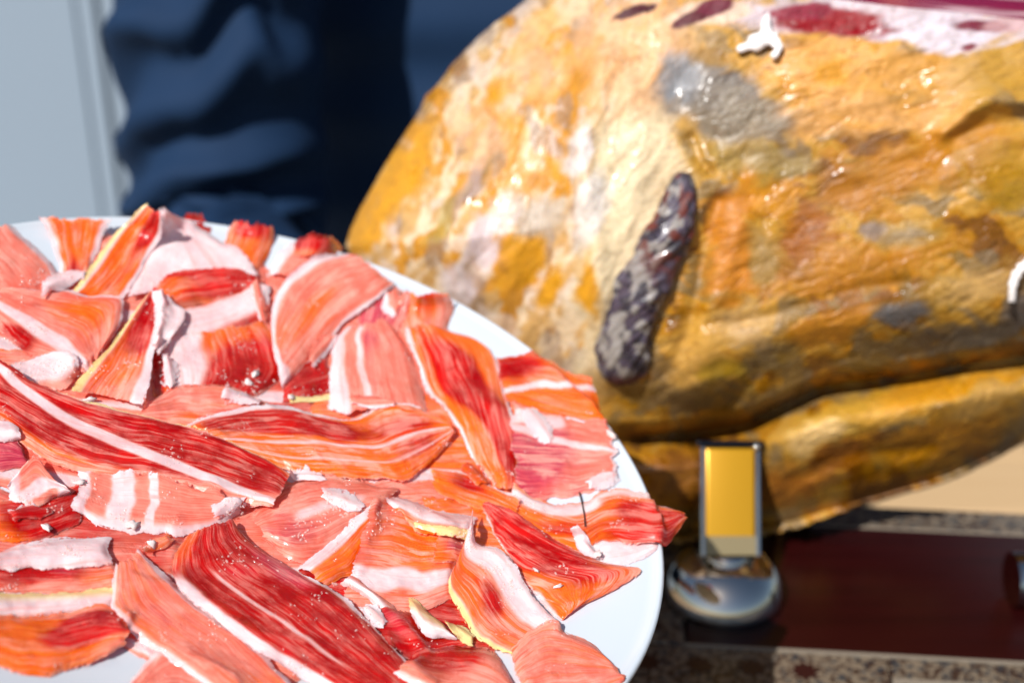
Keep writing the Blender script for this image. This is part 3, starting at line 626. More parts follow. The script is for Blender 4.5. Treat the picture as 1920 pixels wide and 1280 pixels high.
# ragged scraps of white fat sticking to the rind
M_SCRAP = simple('white_fat_scrap', (.68, .65, .64), .35, 0, (500, .4, .001), .05)
def tube_scrap(name, lines, label, lift=.004):
    bm = bmesh.new()
    for ln in lines:
        pts = interp(ln, 14); rings = []
        for i, (px, py, rp) in enumerate(pts):
            d_ = surf_depth(px, py) - lift; c_ = P(px, py, d_); r_ = rp / FPX * d_ * (.35 + 1.2 * float(vnoise(i * 1.3, rp * 3.7, 5)))
            tn = pts[min(i + 1, 13), :2] - pts[max(i - 1, 0), :2]; tn /= np.linalg.norm(tn) + 1e-9; sd_ = RT * tn[1] + UP * tn[0]
            rings.append([bm.verts.new(Vector(c_ + sd_ * r_ * math.cos(a) - FW * (r_ * .55 + .0004) * math.sin(a))) for a in np.linspace(0, 2 * math.pi, 10, endpoint=False)])
        for a, b in zip(rings[:-1], rings[1:]):
            for k in range(10): bm.faces.new((a[k], a[(k + 1) % 10], b[(k + 1) % 10], b[k]))
        bm.faces.new(rings[0][::-1]); bm.faces.new(rings[-1])
    return tag(bm_obj(name, bm, M_SCRAP, None, True), label, 'fat scrap', 'white scraps of fat stuck to the ham rind')
tube_scrap('fat_scrap', [[(1440, 26, 4), (1436, 48, 10), (1428, 72, 14), (1410, 84, 12), (1382, 94, 6)], [(1430, 62, 14), (1450, 76, 14), (1460, 92, 9), (1448, 108, 5)]], 'star shaped scrap of white fat hanging below the cut at the top of the ham')
tube_scrap('fat_scrap', [[(1930, 490, 12), (1912, 506, 10), (1900, 530, 7), (1897, 566, 8)]], 'curved scrap of white fat on the rind at the right edge of the photo', .006)

# ------------------------------------------------------------------ the person in navy behind the table
def cloth(name, col):
    m, t, b = mat(name); g = NG(t); tc = g.n('ShaderNodeTexCoord').outputs['Object']
    f = g.noise(tc, 30, 3); g.set(b.inputs['Base Color'], g.mix(f, col, tuple(x * 1.25 for x in col))); b.inputs['Roughness'].default_value = .8; b.inputs['Specular IOR Level'].default_value = .15
    g.set(b.inputs['Normal'], g.bump(g.noise(tc, 1400, 2), .2, .0005)); return m
M_NAVY = cloth('navy_cloth', (.0045, .0165, .044)); M_SKIN = simple('skin', (.50, .26, .17), .5); M_HAIR = simple('dark_hair', (.02, .015, .01), .6)
person = empty('person', (.05, 1.12, -.76)); tag(person, 'person in a navy jacket behind the table, one arm reaching under the plate', 'person')
def skinned(name, joints, bones, m, parent, sub=2):
    me = bpy.data.meshes.new(name); keys = list(joints); me.from_pydata([joints[k][:3] for k in keys], [(keys.index(a), keys.index(b)) for a, b in bones], [])
    o = link(name, me, m, parent, False); md = o.modifiers.new('skin', 'SKIN'); md.use_smooth_shade = True
    for i, k in enumerate(keys): r_ = joints[k][3]; me.skin_vertices[0].data[i].radius = (r_, r_); me.skin_vertices[0].data[i].use_root = (i == 0)
    s_ = o.modifiers.new('sub', 'SUBSURF'); s_.levels = s_.render_levels = sub
    return o
el = P(420, 430, .99); el[2] = .02; el[1] = .95
PC = Vector(PO) - Vector(PN) * .030
wr = np.array([-.135, .60, .11])
J = {'pelvis': (.07, 1.16, .10, .10), 'belly': (.07, 1.16, .24, .095), 'chest': (.07, 1.16, .44, .10), 'collar': (.05, 1.14, .60, .07), 'neck': (.05, 1.13, .68, .05), 'jaw': (.05, 1.10, .76, .07), 'crown': (.05, 1.12, .87, .08),
     'shl': (-.155, 1.10, .56, .055), 'mdl': (el[0], .975, .26, .036), 'ell': (el[0], .95, .035, .034), 'fol': (el[0] + .03, .80, .045, .028), 'wrl': (*wr, .025), 'pal': (-.115, .52, .135, .030),
     'shr': (.26, 1.12, .56, .055), 'elr': (.36, 1.12, .27, .040), 'wrr': (.40, 1.0, .06, .025), 'par': (.41, .95, .0, .03),
     'hl': (-.04, 1.14, .05, .095), 'kl': (-.05, 1.10, -.34, .055), 'al': (-.05, 1.14, -.70, .035), 'tl': (-.06, 1.02, -.735, .03), 'hr': (.14, 1.14, .05, .095), 'kr': (.15, 1.10, -.34, .055), 'ar': (.15, 1.14, -.70, .035), 'tr': (.16, 1.02, -.735, .03)}
BN = [('pelvis', 'belly'), ('belly', 'chest'), ('chest', 'collar'), ('collar', 'neck'), ('neck', 'jaw'), ('jaw', 'crown'), ('collar', 'shl'), ('shl', 'mdl'), ('mdl', 'ell'), ('ell', 'fol'), ('fol', 'wrl'), ('wrl', 'pal'), ('collar', 'shr'), ('shr', 'elr'), ('elr', 'wrr'), ('wrr', 'par'),
      ('pelvis', 'hl'), ('hl', 'kl'), ('kl', 'al'), ('al', 'tl'), ('pelvis', 'hr'), ('hr', 'kr'), ('kr', 'ar'), ('ar', 'tr')]
for nm, root, fw, sx in (('L', 'pal', Vector((.015, -.06, .004)), 1), ('R', 'par', Vector((.005, -.045, -.05)), -1)):
    rp = Vector(J[root][:3])
    for k, (off, ln) in enumerate(((-.027, .82), (-.009, 1), (.010, .95), (.028, .75))):
        a = rp + fw * .45 + Vector((off, 0, 0)); b = a + fw * .45 * ln; c = b + fw * .4 * ln + Vector((0, 0, .004))
        for q, (p_, r_) in enumerate(((a, .010), (b, .0085), (c, .007))): J[f'{nm}{k}{q}'] = (*p_, r_)
        BN += [(root, f'{nm}{k}0'), (f'{nm}{k}0', f'{nm}{k}1'), (f'{nm}{k}1', f'{nm}{k}2')]
    a = rp + Vector((.034 * sx, -.005, 0)); b = a + Vector((.022 * sx, -.028, .004))
    J[nm + 't0'] = (*a, .011); J[nm + 't1'] = (*b, .008); BN += [(root, nm + 't0'), (nm + 't0', nm + 't1')]
skinned('body', J, BN, M_SKIN, person)
bm = bmesh.new(); bmesh.ops.create_icosphere(bm, subdivisions=4, radius=1, matrix=Matrix.Translation((.05, 1.135, .85)) @ Matrix.Diagonal((.093, .10, .105, 1)))
bmesh.ops.delete(bm, geom=[v for v in bm.verts if v.co.y < 1.09 and v.co.z < .90 or v.co.z < .77], context='VERTS'); bm_obj('hair', bm, M_HAIR, person, True)
def tube(path, ns, na, fold, ell=1.0, cap=True):
    p = interp(path, ns); V, F = [], []
    prevx = None
    for i in range(ns):
        t = Vector(p[min(i + 1, ns - 1), :3] - p[max(i - 1, 0), :3]).normalized()
        x = Vector((1, 0, 0)) if prevx is None else prevx
        x = (x - t * x.dot(t)).normalized(); y = t.cross(x); prevx = x; r_ = p[i, 3]
        for k in range(na):
            a = 2 * math.pi * k / na; q = r_ * (1 + fold(i / (ns - 1), a))
            V.append(Vector(p[i, :3]) + x * q * math.cos(a) + y * q * ell * math.sin(a))
    for i in range(ns - 1):
        for k in range(na): F.append((i * na + k, i * na + (k + 1) % na, (i + 1) * na + (k + 1) % na, (i + 1) * na + k))
    if cap: F += [tuple(range(na)), tuple((ns - 1) * na + k for k in range(na))[::-1]]
    return V, F
def fold_sleeve(s, a):
    w_ = math.sin(s * 105 + 2.2 * math.cos(a) + 1.6 * math.sin(a + .4) + 1.4 * float(fbm(s * 5, math.cos(a), 33, 3)) * 6)
    fr = .25 + .75 * max(0, math.sin(a)) ** .7
    return fr * (.16 * w_ * float(fbm(s * 7 + 2, math.sin(a) * 1.5 + 4, 35, 3)) * 2 * .7 + .09 * (float(fbm(s * 8, math.cos(a) * 1.3 + math.sin(a) * .7 + 6, 37, 3)) - .5))
ex = el[0]
V, F = tube([(-.155, 1.10, .60, .085), (ex + .005, 1.00, .42, .077), (ex + .002, .975, .26, .072), (ex, .965, .17, .070), (ex - .004, .965, .10, .070), (ex - .004, .955, .045, .071), (ex + .004, .90, .020, .064), (ex + .05, .76, .060, .050), (wr[0], wr[1] + .02, wr[2] - .004, .041)], 150, 72, fold_sleeve)
nv0 = len(V)
def fold_torso(s, a):
    return .05 * (float(fbm(s * 9, math.cos(a) * 1.2 + 5, 43, 3)) - .5) + .05 * math.sin(s * 60 + 3 * math.sin(a)) * float(fbm(s * 3, a, 47, 2))
V2, F2 = tube([(.06, 1.16, -.02, .275), (.06, 1.16, .10, .27), (.06, 1.16, .25, .265), (.06, 1.16, .42, .265), (.06, 1.15, .54, .23), (.05, 1.14, .62, .12), (.05, 1.14, .67, .066)], 120, 96, fold_torso, .55, False)
V3, F3 = tube([(.25, 1.12, .60, .085), (.36, 1.12, .42, .07), (.37, 1.11, .27, .062), (.40, 1.03, .10, .045)], 80, 48, fold_sleeve)
link('jacket', mesh('jacket', V + V2 + V3, F + [tuple(i + nv0 for i in f) for f in F2] + [tuple(i + nv0 + len(V2) for i in f) for f in F3]), M_NAVY, person)
V, F = tube([(-.05, 1.14, .02, .11), (-.05, 1.12, -.34, .085), (-.05, 1.14, -.72, .075)], 60, 36, lambda s, a: .06 * (float(fbm(s * 9, math.cos(a), 53, 3)) - .5))
n0 = len(V); V2, F2 = tube([(.15, 1.14, .02, .11), (.15, 1.12, -.34, .085), (.15, 1.14, -.72, .075)], 60, 36, lambda s, a: .06 * (float(fbm(s * 9, math.cos(a) + 3, 53, 3)) - .5))
link('trousers', mesh('trousers', V + V2, F + [tuple(i + n0 for i in f) for f in F2]), cloth('dark_cloth', (.02, .025, .035)), person)
# ------------------------------------------------------------------ bottom layer, seen only in the gaps
hs_ = ham_slice
for lb, A, B, kw in (
    ('pink slice of the bottom layer at the far left rim of the pile', [(-80, 470), (60, 500), (220, 540)], [(-80, 640), (60, 680), (220, 700)], {}),
    ('salmon slice of the bottom layer behind the pale peak slice', [(180, 440), (320, 440), (500, 470)], [(160, 600), (330, 640), (520, 640)], {}),
    ('red slice of the bottom layer below the folded crimson one', [(260, 560), (400, 590), (560, 620)], [(240, 760), (420, 780), (600, 770)], dict(base=(.6, .2, 0))),
    ('pink slice of the bottom layer along the far right rim', [(500, 500), (700, 560), (900, 680)], [(480, 660), (640, 740), (840, 820)], {}),
    ('red slice of the bottom layer under the long crimson one', [(-60, 700), (160, 740), (420, 800)], [(-60, 900), (140, 930), (420, 950)], dict(base=(.4, .3, 0))),
    ('orange slice of the bottom layer at the right end of the long orange one', [(600, 720), (840, 740), (1060, 760)], [(560, 900), (800, 920), (1090, 920)], dict(base=(.1, .6, 0))),
    ('brown pink slice of the bottom layer at the lower left', [(-60, 900), (140, 940), (360, 960)], [(-60, 1130), (120, 1130), (320, 1120)], dict(base=(.4, .3, .1))),
    ('pink slice of the bottom layer under the glossy middle one', [(380, 900), (600, 900), (860, 900)], [(330, 1080), (600, 1110), (860, 1110)], {}),
    ('salmon slice of the bottom layer at the front edge of the pile', [(200, 1060), (380, 1120), (560, 1180)], [(230, 1210), (380, 1290), (560, 1340)], {}),
    ('orange slice of the bottom layer under the white curled fat', [(790, 925), (900, 930), (1030, 950)], [(790, 1090), (900, 1090), (1030, 1110)], dict(base=(.1, .6, 0))),
    ('pink slice of the bottom layer left of the twisted one', [(-60, 650), (100, 660), (300, 690)], [(-60, 760), (100, 770), (300, 790)], {}),
    ('dark red slice of the bottom layer beside the cream scrap', [(560, 1060), (760, 1090), (940, 1110)], [(560, 1250), (760, 1270), (930, 1260)], dict(base=(.5, .3, 0))),
): hs_(lb, A, B, fat=[(.9, .8, .08, .9)], wave=.7, rag=7, **kw)

# ------------------------------------------------------------------ far edge of the pile
hs_('orange and red striped slice standing up behind the peak, against the far rim', [(438, 418), (424, 440), (412, 478)], [(517, 428), (517, 455), (490, 505)],
    ora=[(.6, .5, .5, .6)], red=[(.4, .0, .5, .8)], base=(.1, .5, 0), ends=(4, 0), arch=3)
hs_('tiny red slice tip just right of the peak on the far rim', [(346, 397), (338, 412), (345, 445)], [(382, 398), (394, 425), (397, 448)], red=[(.6, .3, .5, .8)], base=(.2, .6, 0), ends=(3, 0))
hs_('curled pink slice with white edge near the far right rim', [(560, 448), (520, 472), (500, 515)], [(640, 465), (610, 490), (560, 515)], fat=[(.05, .1, .25, 1)], arch=6, base=(.1, .1, .1))
hs_('small dark red curled slice on the far rim beside the ham leg', [(578, 442), (556, 455), (552, 480)], [(622, 440), (645, 468), (625, 482)], red=[(.3, .3, .4, .9)], base=(.2, .5, .1), arch=4, ends=(3, 0))
hs_('squarish orange slice with pale margins at the far left rim', [(70, 408), (92, 440), (110, 485), (120, 545)], [(212, 409), (198, 440), (180, 480), (165, 540)],
    fat=[(.0, .0, .13, 1), (1, 1, .18, .9)], ora=[(.5, .15, .6, .7)], base=(.05, .3, 0), red=[(.4, .95, .4, .7)], ends=(4, 0), streak=1)
hs_('pale pink slice with a white frayed right edge at the far left', [(-80, 425), (-60, 500), (0, 560)], [(8, 418), (58, 450), (104, 492), (120, 535)], fat=[(1, 1, .16, 1)], base=(0, .2, 0), streak=.9, arch=2)
hs_('pale lilac pink sheet of fat fanning right from the peak', [(300, 392), (288, 440), (262, 500), (236, 556)], [(306, 388), (372, 424), (440, 463), (494, 506)],
    fat=[(.5, .5, .9, .75)], base=(0, 0, .35), ends=(10, 2), arch=2, wave=.6, streak=.3)
hs_('tall red slice with a yellow rind that forms the peak at the back', [(278, 376), (226, 420), (186, 474), (142, 535), (116, 556)], [(303, 396), (303, 436), (276, 490), (236, 556)],
    fat=[(.0, .05, .17, 1), (1, .98, .10, 1)], rind={'A': .14}, red=[(.75, .15, .3, 1.0), (.7, .75, .3, .4)], ora=[(.5, .45, .4, .9)], base=(.12, .5, 0), ends=(14, 0), edge=(2, 0), streak=.8)
hs_('orange brown slice standing upright at the far right, catching the edge of the shade', [(758, 548), (752, 592), (766, 650)], [(842, 545), (850, 585), (832, 640)],
    ora=[(.5, .1, .6, .8)], red=[(.5, .0, .5, .4)], base=(.1, .2, 0), ends=(7, 0), arch=5)
hs_('magenta sliver peeking out between two pink slices on the right', [(700, 540), (672, 578), (668, 620)], [(758, 540), (762, 580), (748, 620)], mag=[(.4, .6, .5, .9)], base=(.2, 0, .2))

# ------------------------------------------------------------------ upper left
hs_('large pink slice with fanning fibres and a curved white fat line, at the left', [(-60, 555), (-10, 606), (40, 652), (92, 684), (160, 700)], [(20, 536), (100, 542), (170, 548), (232, 556), (222, 610), (190, 655)],
    fat=[(.32, .22, .10, 1), (1, 1, .06, .9)], ora=[(.7, .6, .25, .5)], red=[(.06, .45, .14, .75), (.55, .3, .1, .3)], base=(.08, .15, .05), edge=(0, 3), arch=3, streak=.8, rag=4)
hs_('orange red folded slice with a crimson upper edge, right of the twisted one', [(280, 550), (318, 512), (380, 503), (440, 503), (488, 512)], [(325, 585), (380, 570), (440, 562), (505, 545)],
    red=[(.05, .4, .18, .9), (.4, .9, .4, .9), (.7, .45, .3, .2)], ora=[(.5, .5, .5, .6)], base=(.2, .4, .0), edge=(4, 0), arch=4, rag=3)
hs_('whitish pink slice folded under the orange red one', [(300, 590), (345, 570), (400, 558), (470, 535), (508, 530)], [(300, 660), (370, 660), (430, 640), (480, 610), (505, 590)],
    fat=[(.35, .35, .4, .85)], red=[(.4, .85, .5, .8)], base=(.15, .3, .2), arch=3)
hs_('slice half deep red and half white fat in the middle of the back half', [(292, 640), (302, 690), (318, 745)], [(500, 600), (522, 650), (530, 700), (480, 745)],
    fat=[(.22, .1, .24, .95)], ora=[(.75, .05, .3, 1.2)], red=[(.72, .6, .32, 1.1)], base=(.1, .3, .1), rag=5, arch=2)
hs_('narrow red sliver with a white edge beside the twisted slice', [(286, 640), (284, 690), (284, 742)], [(300, 650), (318, 690), (340, 742)], red=[(.4, .3, .4, .8)], ora=[(.5, .9, .5, .5)], fat=[(1, .9, .2, .8)], base=(.4, .3, 0))
hs_('twisted slice with a yellow rind on the left and a crimson middle', [(282, 540), (236, 600), (206, 642), (154, 698), (130, 730)], [(306, 545), (304, 600), (292, 650), (286, 704), (268, 758)],
    fat=[(1, .9, .16, 1), (0, .02, .15, 1)], rind={'A': .22}, red=[(.62, .25, .32, 1.3)], ora=[(.35, .62, .35, .8)], base=(.1, .15, .1), edge=(3, 4), arch=-1, lift=2, streak=.9, rag=3)
hs_('white flap of fat folded over the top of the twisted slice', [(282, 548), (288, 584), (282, 650)], [(318, 550), (346, 584), (336, 612), (300, 660)], fat=[(.5, .5, .9, 1)], edge=(0, 4), arch=3, rag=3)
hs_('pale curl of fat at the left, above the long crimson slice', [(-20, 690), (60, 664), (100, 655), (134, 658)], [(0, 730), (70, 722), (120, 722), (156, 690)], fat=[(.5, .3, .5, .9)], base=(0, .1, .1), arch=3, edge=(2, 0), rag=6)
# ------------------------------------------------------------------ upper middle
hs_('broad pink slice with curved fibres and white upper edge, at the back right', [(655, 470), (590, 482), (532, 524), (508, 580), (512, 655)], [(744, 528), (702, 566), (642, 612), (602, 660), (530, 728)],
    fat=[(.0, .04, .14, 1), (.98, 1, .05, .9)], vfat=[(.97, .06, .9)], ora=[(.6, .5, .3, .5), (.3, .8, .3, .3)], base=(.05, .15, 0), arch=5, streak=1, rag=3, lift=1)
hs_('deep red speckled slice under the broad pink one', [(528, 728), (562, 690), (616, 655)], [(530, 752), (582, 745), (632, 730)], red=[(.4, .5, .6, 1)], base=(.3, .4, .1))
hs_('thin cream sliver of fat lying in front of the speckled red slice', [(538, 738), (580, 738), (632, 734)], [(540, 752), (585, 752), (632, 746)], fat=[(.5, .5, .9, 1)], rind={'A': 2}, cat='fat sliver', group='loose slivers of fat')
hs_('curled pink slice with a ragged white left edge, in the middle of the right half', [(655, 606), (624, 634), (618, 686), (616, 768)], [(722, 596), (762, 636), (784, 692), (806, 768)],
    fat=[(.02, .1, .16, 1), (.34, .42, .06, .6)], red=[(.5, .2, .2, .25)], mag=[(.5, .25, .2, .35)], base=(.03, .12, .05), edge=(0, 0), arch=7, streak=.6, rag=6)
hs_('long orange slice with red spots running down the right side', [(758, 606), (774, 660), (800, 724), (850, 784), (884, 850), (930, 912)], [(836, 612), (904, 640), (938, 684), (954, 744), (972, 820), (974, 916)],
    fat=[(.02, .0, .05, .9), (.99, 1, .05, .9)], red=[(.5, .35, .25, .8), (.75, .72, .25, .9), (.1, .08, .3, .3)], base=(.12, .85, 0), arch=3, streak=1.1, rag=3, lift=1, slant=.1)
hs_('orange slice with a white seam at the far right rim', [(928, 668), (1000, 660), (1062, 690), (1114, 704)], [(950, 750), (1000, 766), (1066, 780), (1134, 796)],
    fat=[(.75, .25, .07, .9)], ora=[(.5, .6, .6, .4)], red=[(.3, .1, .4, .5)], base=(.1, .7, 0), ends=(0, 2), edge=(2, 0), rag=4)
hs_('magenta pink slice with white fat at its upper left, near the right rim', [(958, 752), (1010, 762), (1082, 780), (1152, 806)], [(966, 930), (1024, 934), (1092, 926), (1158, 896)],
    fat=[(.12, .1, .10, 1, -.1, .5), (.25, .45, .06, .7)], vfat=[(1, .05, .8)], mag=[(.4, .3, .25, .7), (.75, .15, .3, .5), (.3, .05, .2, .3)], base=(.03, .03, .28), arch=2, rag=8, streak=1)
hs_('pink slice with soft fibres lying above the long orange one', [(270, 752), (330, 724), (400, 718), (444, 730), (500, 752)], [(262, 782), (350, 800), (430, 795), (520, 775)], base=(.05, .2, .08), ora=[(.8, .5, .3, .4)], arch=2, streak=.9)
# ------------------------------------------------------------------ across the middle
hs_('pale slice with an orange underside under the tip slice at the right', [(1030, 960), (1110, 985), (1180, 1000), (1244, 1012)], [(1040, 1050), (1120, 1068), (1184, 1056), (1236, 1034)], fat=[(.5, .5, .9, .8)], base=(0, .1, .1), wave=.5)
hs_('pointed orange slice whose tip sticks out over the right rim', [(962, 905), (1030, 936), (1090, 936), (1152, 912), (1214, 930), (1284, 958)], [(950, 976), (1008, 1014), (1082, 1034), (1132, 1014), (1192, 1018), (1250, 1020), (1286, 968)],
    fat=[(.25, .15, .14, .95, -.1, .5), (.15, .02, .08, .6)], red=[(.4, .85, .25, .8), (.9, .7, .25, .6), (.6, .25, .2, .4)], base=(.1, .85, 0), streak=1, rag=4, ends=(0, 5), arch=2)
hs_('orange band crossing under the pointed slice, right of centre', [(806, 872), (870, 884), (932, 905), (976, 934)], [(812, 905), (826, 926), (884, 948), (968, 980)], red=[(.4, .4, .3, .5)], base=(.1, .8, 0), edge=(3, 0), fat=[(0, 0, .08, .8)], arch=2)
hs_('long wavy orange slice in the centre with red streaks along its top', [(330, 798), (400, 772), (520, 755), (600, 772), (662, 778), (722, 754), (800, 765), (856, 796)], [(470, 845), (546, 880), (620, 893), (702, 895), (770, 896), (824, 850), (858, 804)],
    fat=[(.0, .02, .07, .9), (.55, .5, .035, .6), (.78, .72, .03, .5)], red=[(.2, .25, .2, 1.0), (.3, .45, .15, .6), (.35, .8, .2, .5), (.7, .85, .2, .4)], base=(.12, .85, 0), streak=1.2, arch=3, rag=4, lift=1)
hs_('glossy pink slice in the centre of the pile', [(470, 955), (540, 905), (620, 888), (750, 912)], [(498, 1010), (560, 1052), (622, 1036), (712, 955)],
    mag=[(.6, .25, .35, .55)], fat=[(.45, .35, .10, .6, .3, .8)], base=(.03, .12, .1), arch=6, streak=.8, rag=4, wave=2)
hs_('orange strip with a broad white edge running diagonally below the glossy pink slice', [(706, 938), (640, 992), (558, 1062)], [(712, 990), (676, 1064), (612, 1100)], fat=[(.08, .12, .26, 1)], ora=[(.8, .5, .5, .5)], base=(.1, .6, 0), arch=3)
hs_('pink rectangular slice with even stripes and a white band, right of centre', [(700, 934), (752, 932), (812, 962), (862, 990)], [(640, 1140), (722, 1158), (792, 1146), (850, 1120)],
    fat=[(.70, .66, .12, 1)], ora=[(.3, .6, .4, .45)], red=[(.92, .5, .15, .35)], mag=[(.9, .3, .1, .35)], base=(.04, .2, .04), streak=1, rag=4, arch=2)
hs_('small orange slice tucked beside the white curled fat', [(822, 1002), (895, 1006)], [(812, 1052), (892, 1058)], base=(.15, .7, 0), mag=[(.3, .5, .4, .4)])
hs_('strip of white fat with an orange underside lying on the striped rectangle', [(716, 934), (762, 926), (822, 952), (894, 962)], [(752, 956), (782, 992), (832, 1004), (886, 1012)], fat=[(.25, .3, .42, 1)], base=(.25, .8, 0), arch=3, edge=(0, 1), rag=4)
hs_('thin cream sliver of rind below the white strip', [(774, 974), (820, 984), (888, 992)], [(778, 986), (820, 998), (886, 1014)], fat=[(.5, .5, .9, 1)], rind={'A': 2}, cat='fat sliver', group='loose slivers of fat', rag=3, lift=1)
hs_('long slice, crimson above and pink below with a white line between, across the left half', [(-50, 640), (55, 704), (150, 742), (268, 772), (380, 802), (480, 842), (548, 880)], [(-90, 770), (0, 802), (100, 866), (200, 896), (300, 908), (400, 932), (512, 950)],
    fat=[(.10, .88, .085, 1.05), (0, .0, .025, .9)], rind={'A': .06}, red=[(.05, .25, .25, 1.0), (.12, .45, .26, 1.1), (.3, .65, .35, 1.1), (.5, .8, .3, .6), (.55, .2, .25, .55), (.7, .45, .2, .4)], mag=[(.25, .5, .15, .4), (.35, .25, .1, .5)],
    ora=[(.1, .88, .35, .9), (.7, .3, .3, .5)], base=(.05, .2, .03), streak=1.1, edge=(3, 0), arch=2, rag=2, lift=1.5)
hs_('big red slice with an orange foot, leaning out over the bare right rim', [(902, 944), (936, 1010), (986, 1090), (1030, 1140), (1056, 1158)], [(912, 936), (966, 960), (1046, 1010), (1132, 1050), (1206, 1062), (1166, 1096), (1086, 1134)],
    red=[(.55, .3, .4, .75), (.5, .1, .5, .5)], ora=[(.5, .8, .6, .4)], fat=[(1, 1, .05, .7, .3, .7), (0, 0, .05, .8)], base=(.12, .42, 0), streak=1, edge=(0, 1), arch=3, rag=4, slant=-.2)
hs_('frayed white flap on the upper edge of the big orange footed slice', [(1070, 984), (1078, 1012), (1096, 1040)], [(1086, 984), (1108, 1012), (1140, 1048)], fat=[(.4, .4, .8, 1)], base=(.2, .4, 0), ends=(5, 0), rag=5, cat='fat sliver', group='loose slivers of fat')
hs_('slice between a yellow rind and thick curled white fat, near the front right', [(866, 1046), (840, 1092), (862, 1140), (898, 1196), (966, 1226)], [(888, 946), (890, 1006), (952, 1032), (1002, 1112), (1050, 1164)],
    fat=[(.82, .82, .27, 1.05), (0, 0, .10, .9)], rind={'A': .13}, red=[(.45, .55, .2, .6)], mag=[(.72, .28, .1, .6)], ora=[(.3, .3, .3, .4)], base=(.06, .4, 0), edge=(1, 5), arch=2, rag=3, streak=.9)
# ------------------------------------------------------------------ lower left
hs_('purplish red slice at the left edge under the white blob', [(-60, 798), (0, 800), (48, 838)], [(-60, 880), (20, 880), (62, 868)], mag=[(.5, .5, .8, .8)], base=(.4, 0, .2))
hs_('white blob of fat at the left edge of the frame', [(-40, 786), (10, 784), (40, 800)], [(-40, 822), (10, 826), (36, 820)], fat=[(.5, .5, .9, 1)], arch=4, rag=4)
hs_('orange brown slice lying crosswise at the left edge below the small curl', [(-60, 935), (60, 930), (158, 900)], [(-60, 1012), (60, 1012), (150, 980)], ora=[(.5, .5, .6, .5)], red=[(.5, .7, .5, .7)], base=(.3, .6, 0), arch=2)
hs_('red slice lying crosswise at the left below the shiny fat', [(-60, 1045), (80, 1050), (224, 1046)], [(-60, 1108), (80, 1110), (224, 1104)], red=[(.3, .5, .4, .6)], mag=[(.2, .6, .3, .4)], base=(.25, .5, .1))
hs_('shiny roll of white fat at the left edge', [(-60, 1040), (60, 1012), (150, 1002), (210, 1004)], [(-60, 1066), (60, 1066), (140, 1066), (210, 1058)], fat=[(.5, .4, .6, 1)], arch=3, rag=5, base=(0, 0, .2))
hs_('cream edged slice lying crosswise at the lower left', [(-60, 1104), (100, 1104), (220, 1098)], [(-60, 1166), (100, 1156), (216, 1144)], fat=[(.4, .4, .5, .9)], rind={'A': .35}, base=(0, .4, 0), arch=3)
hs_('blurred orange brown slice at the bottom left above the bare plate', [(-60, 1150), (100, 1146), (200, 1130), (246, 1160)], [(-60, 1224), (60, 1262), (150, 1246), (236, 1204)], ora=[(.6, .4, .5, .7)], red=[(.4, .75, .3, 1.0)], base=(.1, .5, 0), arch=4, ends=(0, 2))
hs_('small curled pink slice with white tips at the left edge', [(16, 900), (48, 862), (70, 846), (92, 880), (128, 915)], [(16, 934), (50, 948), (72, 950), (102, 934), (130, 922)], fat=[(.95, .3, .2, .9)], vfat=[(1, .2, 1), (0, .2, 1)], base=(0, .15, 0), edge=(5, 0), arch=4, rag=4)
hs_('pink slice crossed by broad white bands, left of centre', [(152, 868), (212, 882), (300, 884), (382, 910), (456, 940)], [(138, 962), (222, 990), (322, 1002), (402, 984), (452, 950)],
    vfat=[(.02, .05, 1), (.26, .07, 1), (.44, .03, .8), (1, .06, 1)], fat=[(1, 1, .22, .8)], base=(.03, .25, 0), edge=(5, 0), arch=4, rag=7, streak=.2)
hs_('salmon slice at the front with a pale edge, beside the bare plate', [(240, 1282), (300, 1206), (362, 1222), (440, 1276)], [(240, 1340), (320, 1340), (400, 1340), (470, 1320)], base=(.05, .25, 0), arch=3, fat=[(0, 0, .2, .7)])
hs_('mauve pink slice with a white line along its right side, lower left', [(218, 1052), (208, 1140), (270, 1202), (344, 1254), (420, 1310)], [(262, 1030), (318, 1082), (386, 1140), (466, 1196), (560, 1284)],
    fat=[(.93, .95, .08, 1), (0, .05, .08, .7)], mag=[(.5, .35, .4, .35)], red=[(.5, .15, .4, .3)], base=(.10, .3, .08), edge=(0, 2), arch=4, streak=.6)
hs_('largest deep red slice, with orange ends and a white left border, in the foreground', [(352, 996), (322, 1050), (336, 1102), (448, 1196), (560, 1262), (660, 1310)], [(438, 962), (470, 1008), (562, 1066), (642, 1110), (724, 1192), (820, 1300)],
    fat=[(.0, .02, .11, 1, .2, 1.1), (1, 1, .05, .7), (.35, .42, .03, .55, .2, .8)], red=[(.7, .35, .35, 1.1), (.6, .6, .4, 1.1), (.45, .8, .4, .7)], mag=[(.9, .3, .14, .6)], ora=[(.5, .05, .6, 1.0), (.6, .85, .5, .8)], base=(.36, .35, 0),
    streak=.8, arch=4, edge=(1, 1), rag=3, lift=1.5)
hs_('pale pink slice along the right side of the largest deep red one', [(636, 1084), (690, 1120), (740, 1180), (800, 1240)], [(664, 1076), (722, 1120), (764, 1160), (806, 1216)], fat=[(.3, .3, .5, .7)], base=(0, .1, .1), arch=3)
hs_('dark crimson slice in a hollow near the front right', [(694, 1140), (742, 1136), (800, 1150), (850, 1176)], [(722, 1206), (770, 1226), (820, 1226), (886, 1206)], red=[(.4, .4, .6, .9)], mag=[(.2, .2, .5, .5)], base=(.4, .2, .1))
hs_('crumpled cream scrap of fat beside the yellow rind near the front', [(766, 1118), (790, 1128), (834, 1168)], [(772, 1150), (802, 1188), (858, 1198)], fat=[(.5, .5, .9, 1)], rind={'A': .5}, arch=4, rag=5, wave=2, cat='fat sliver', group='loose slivers of fat')
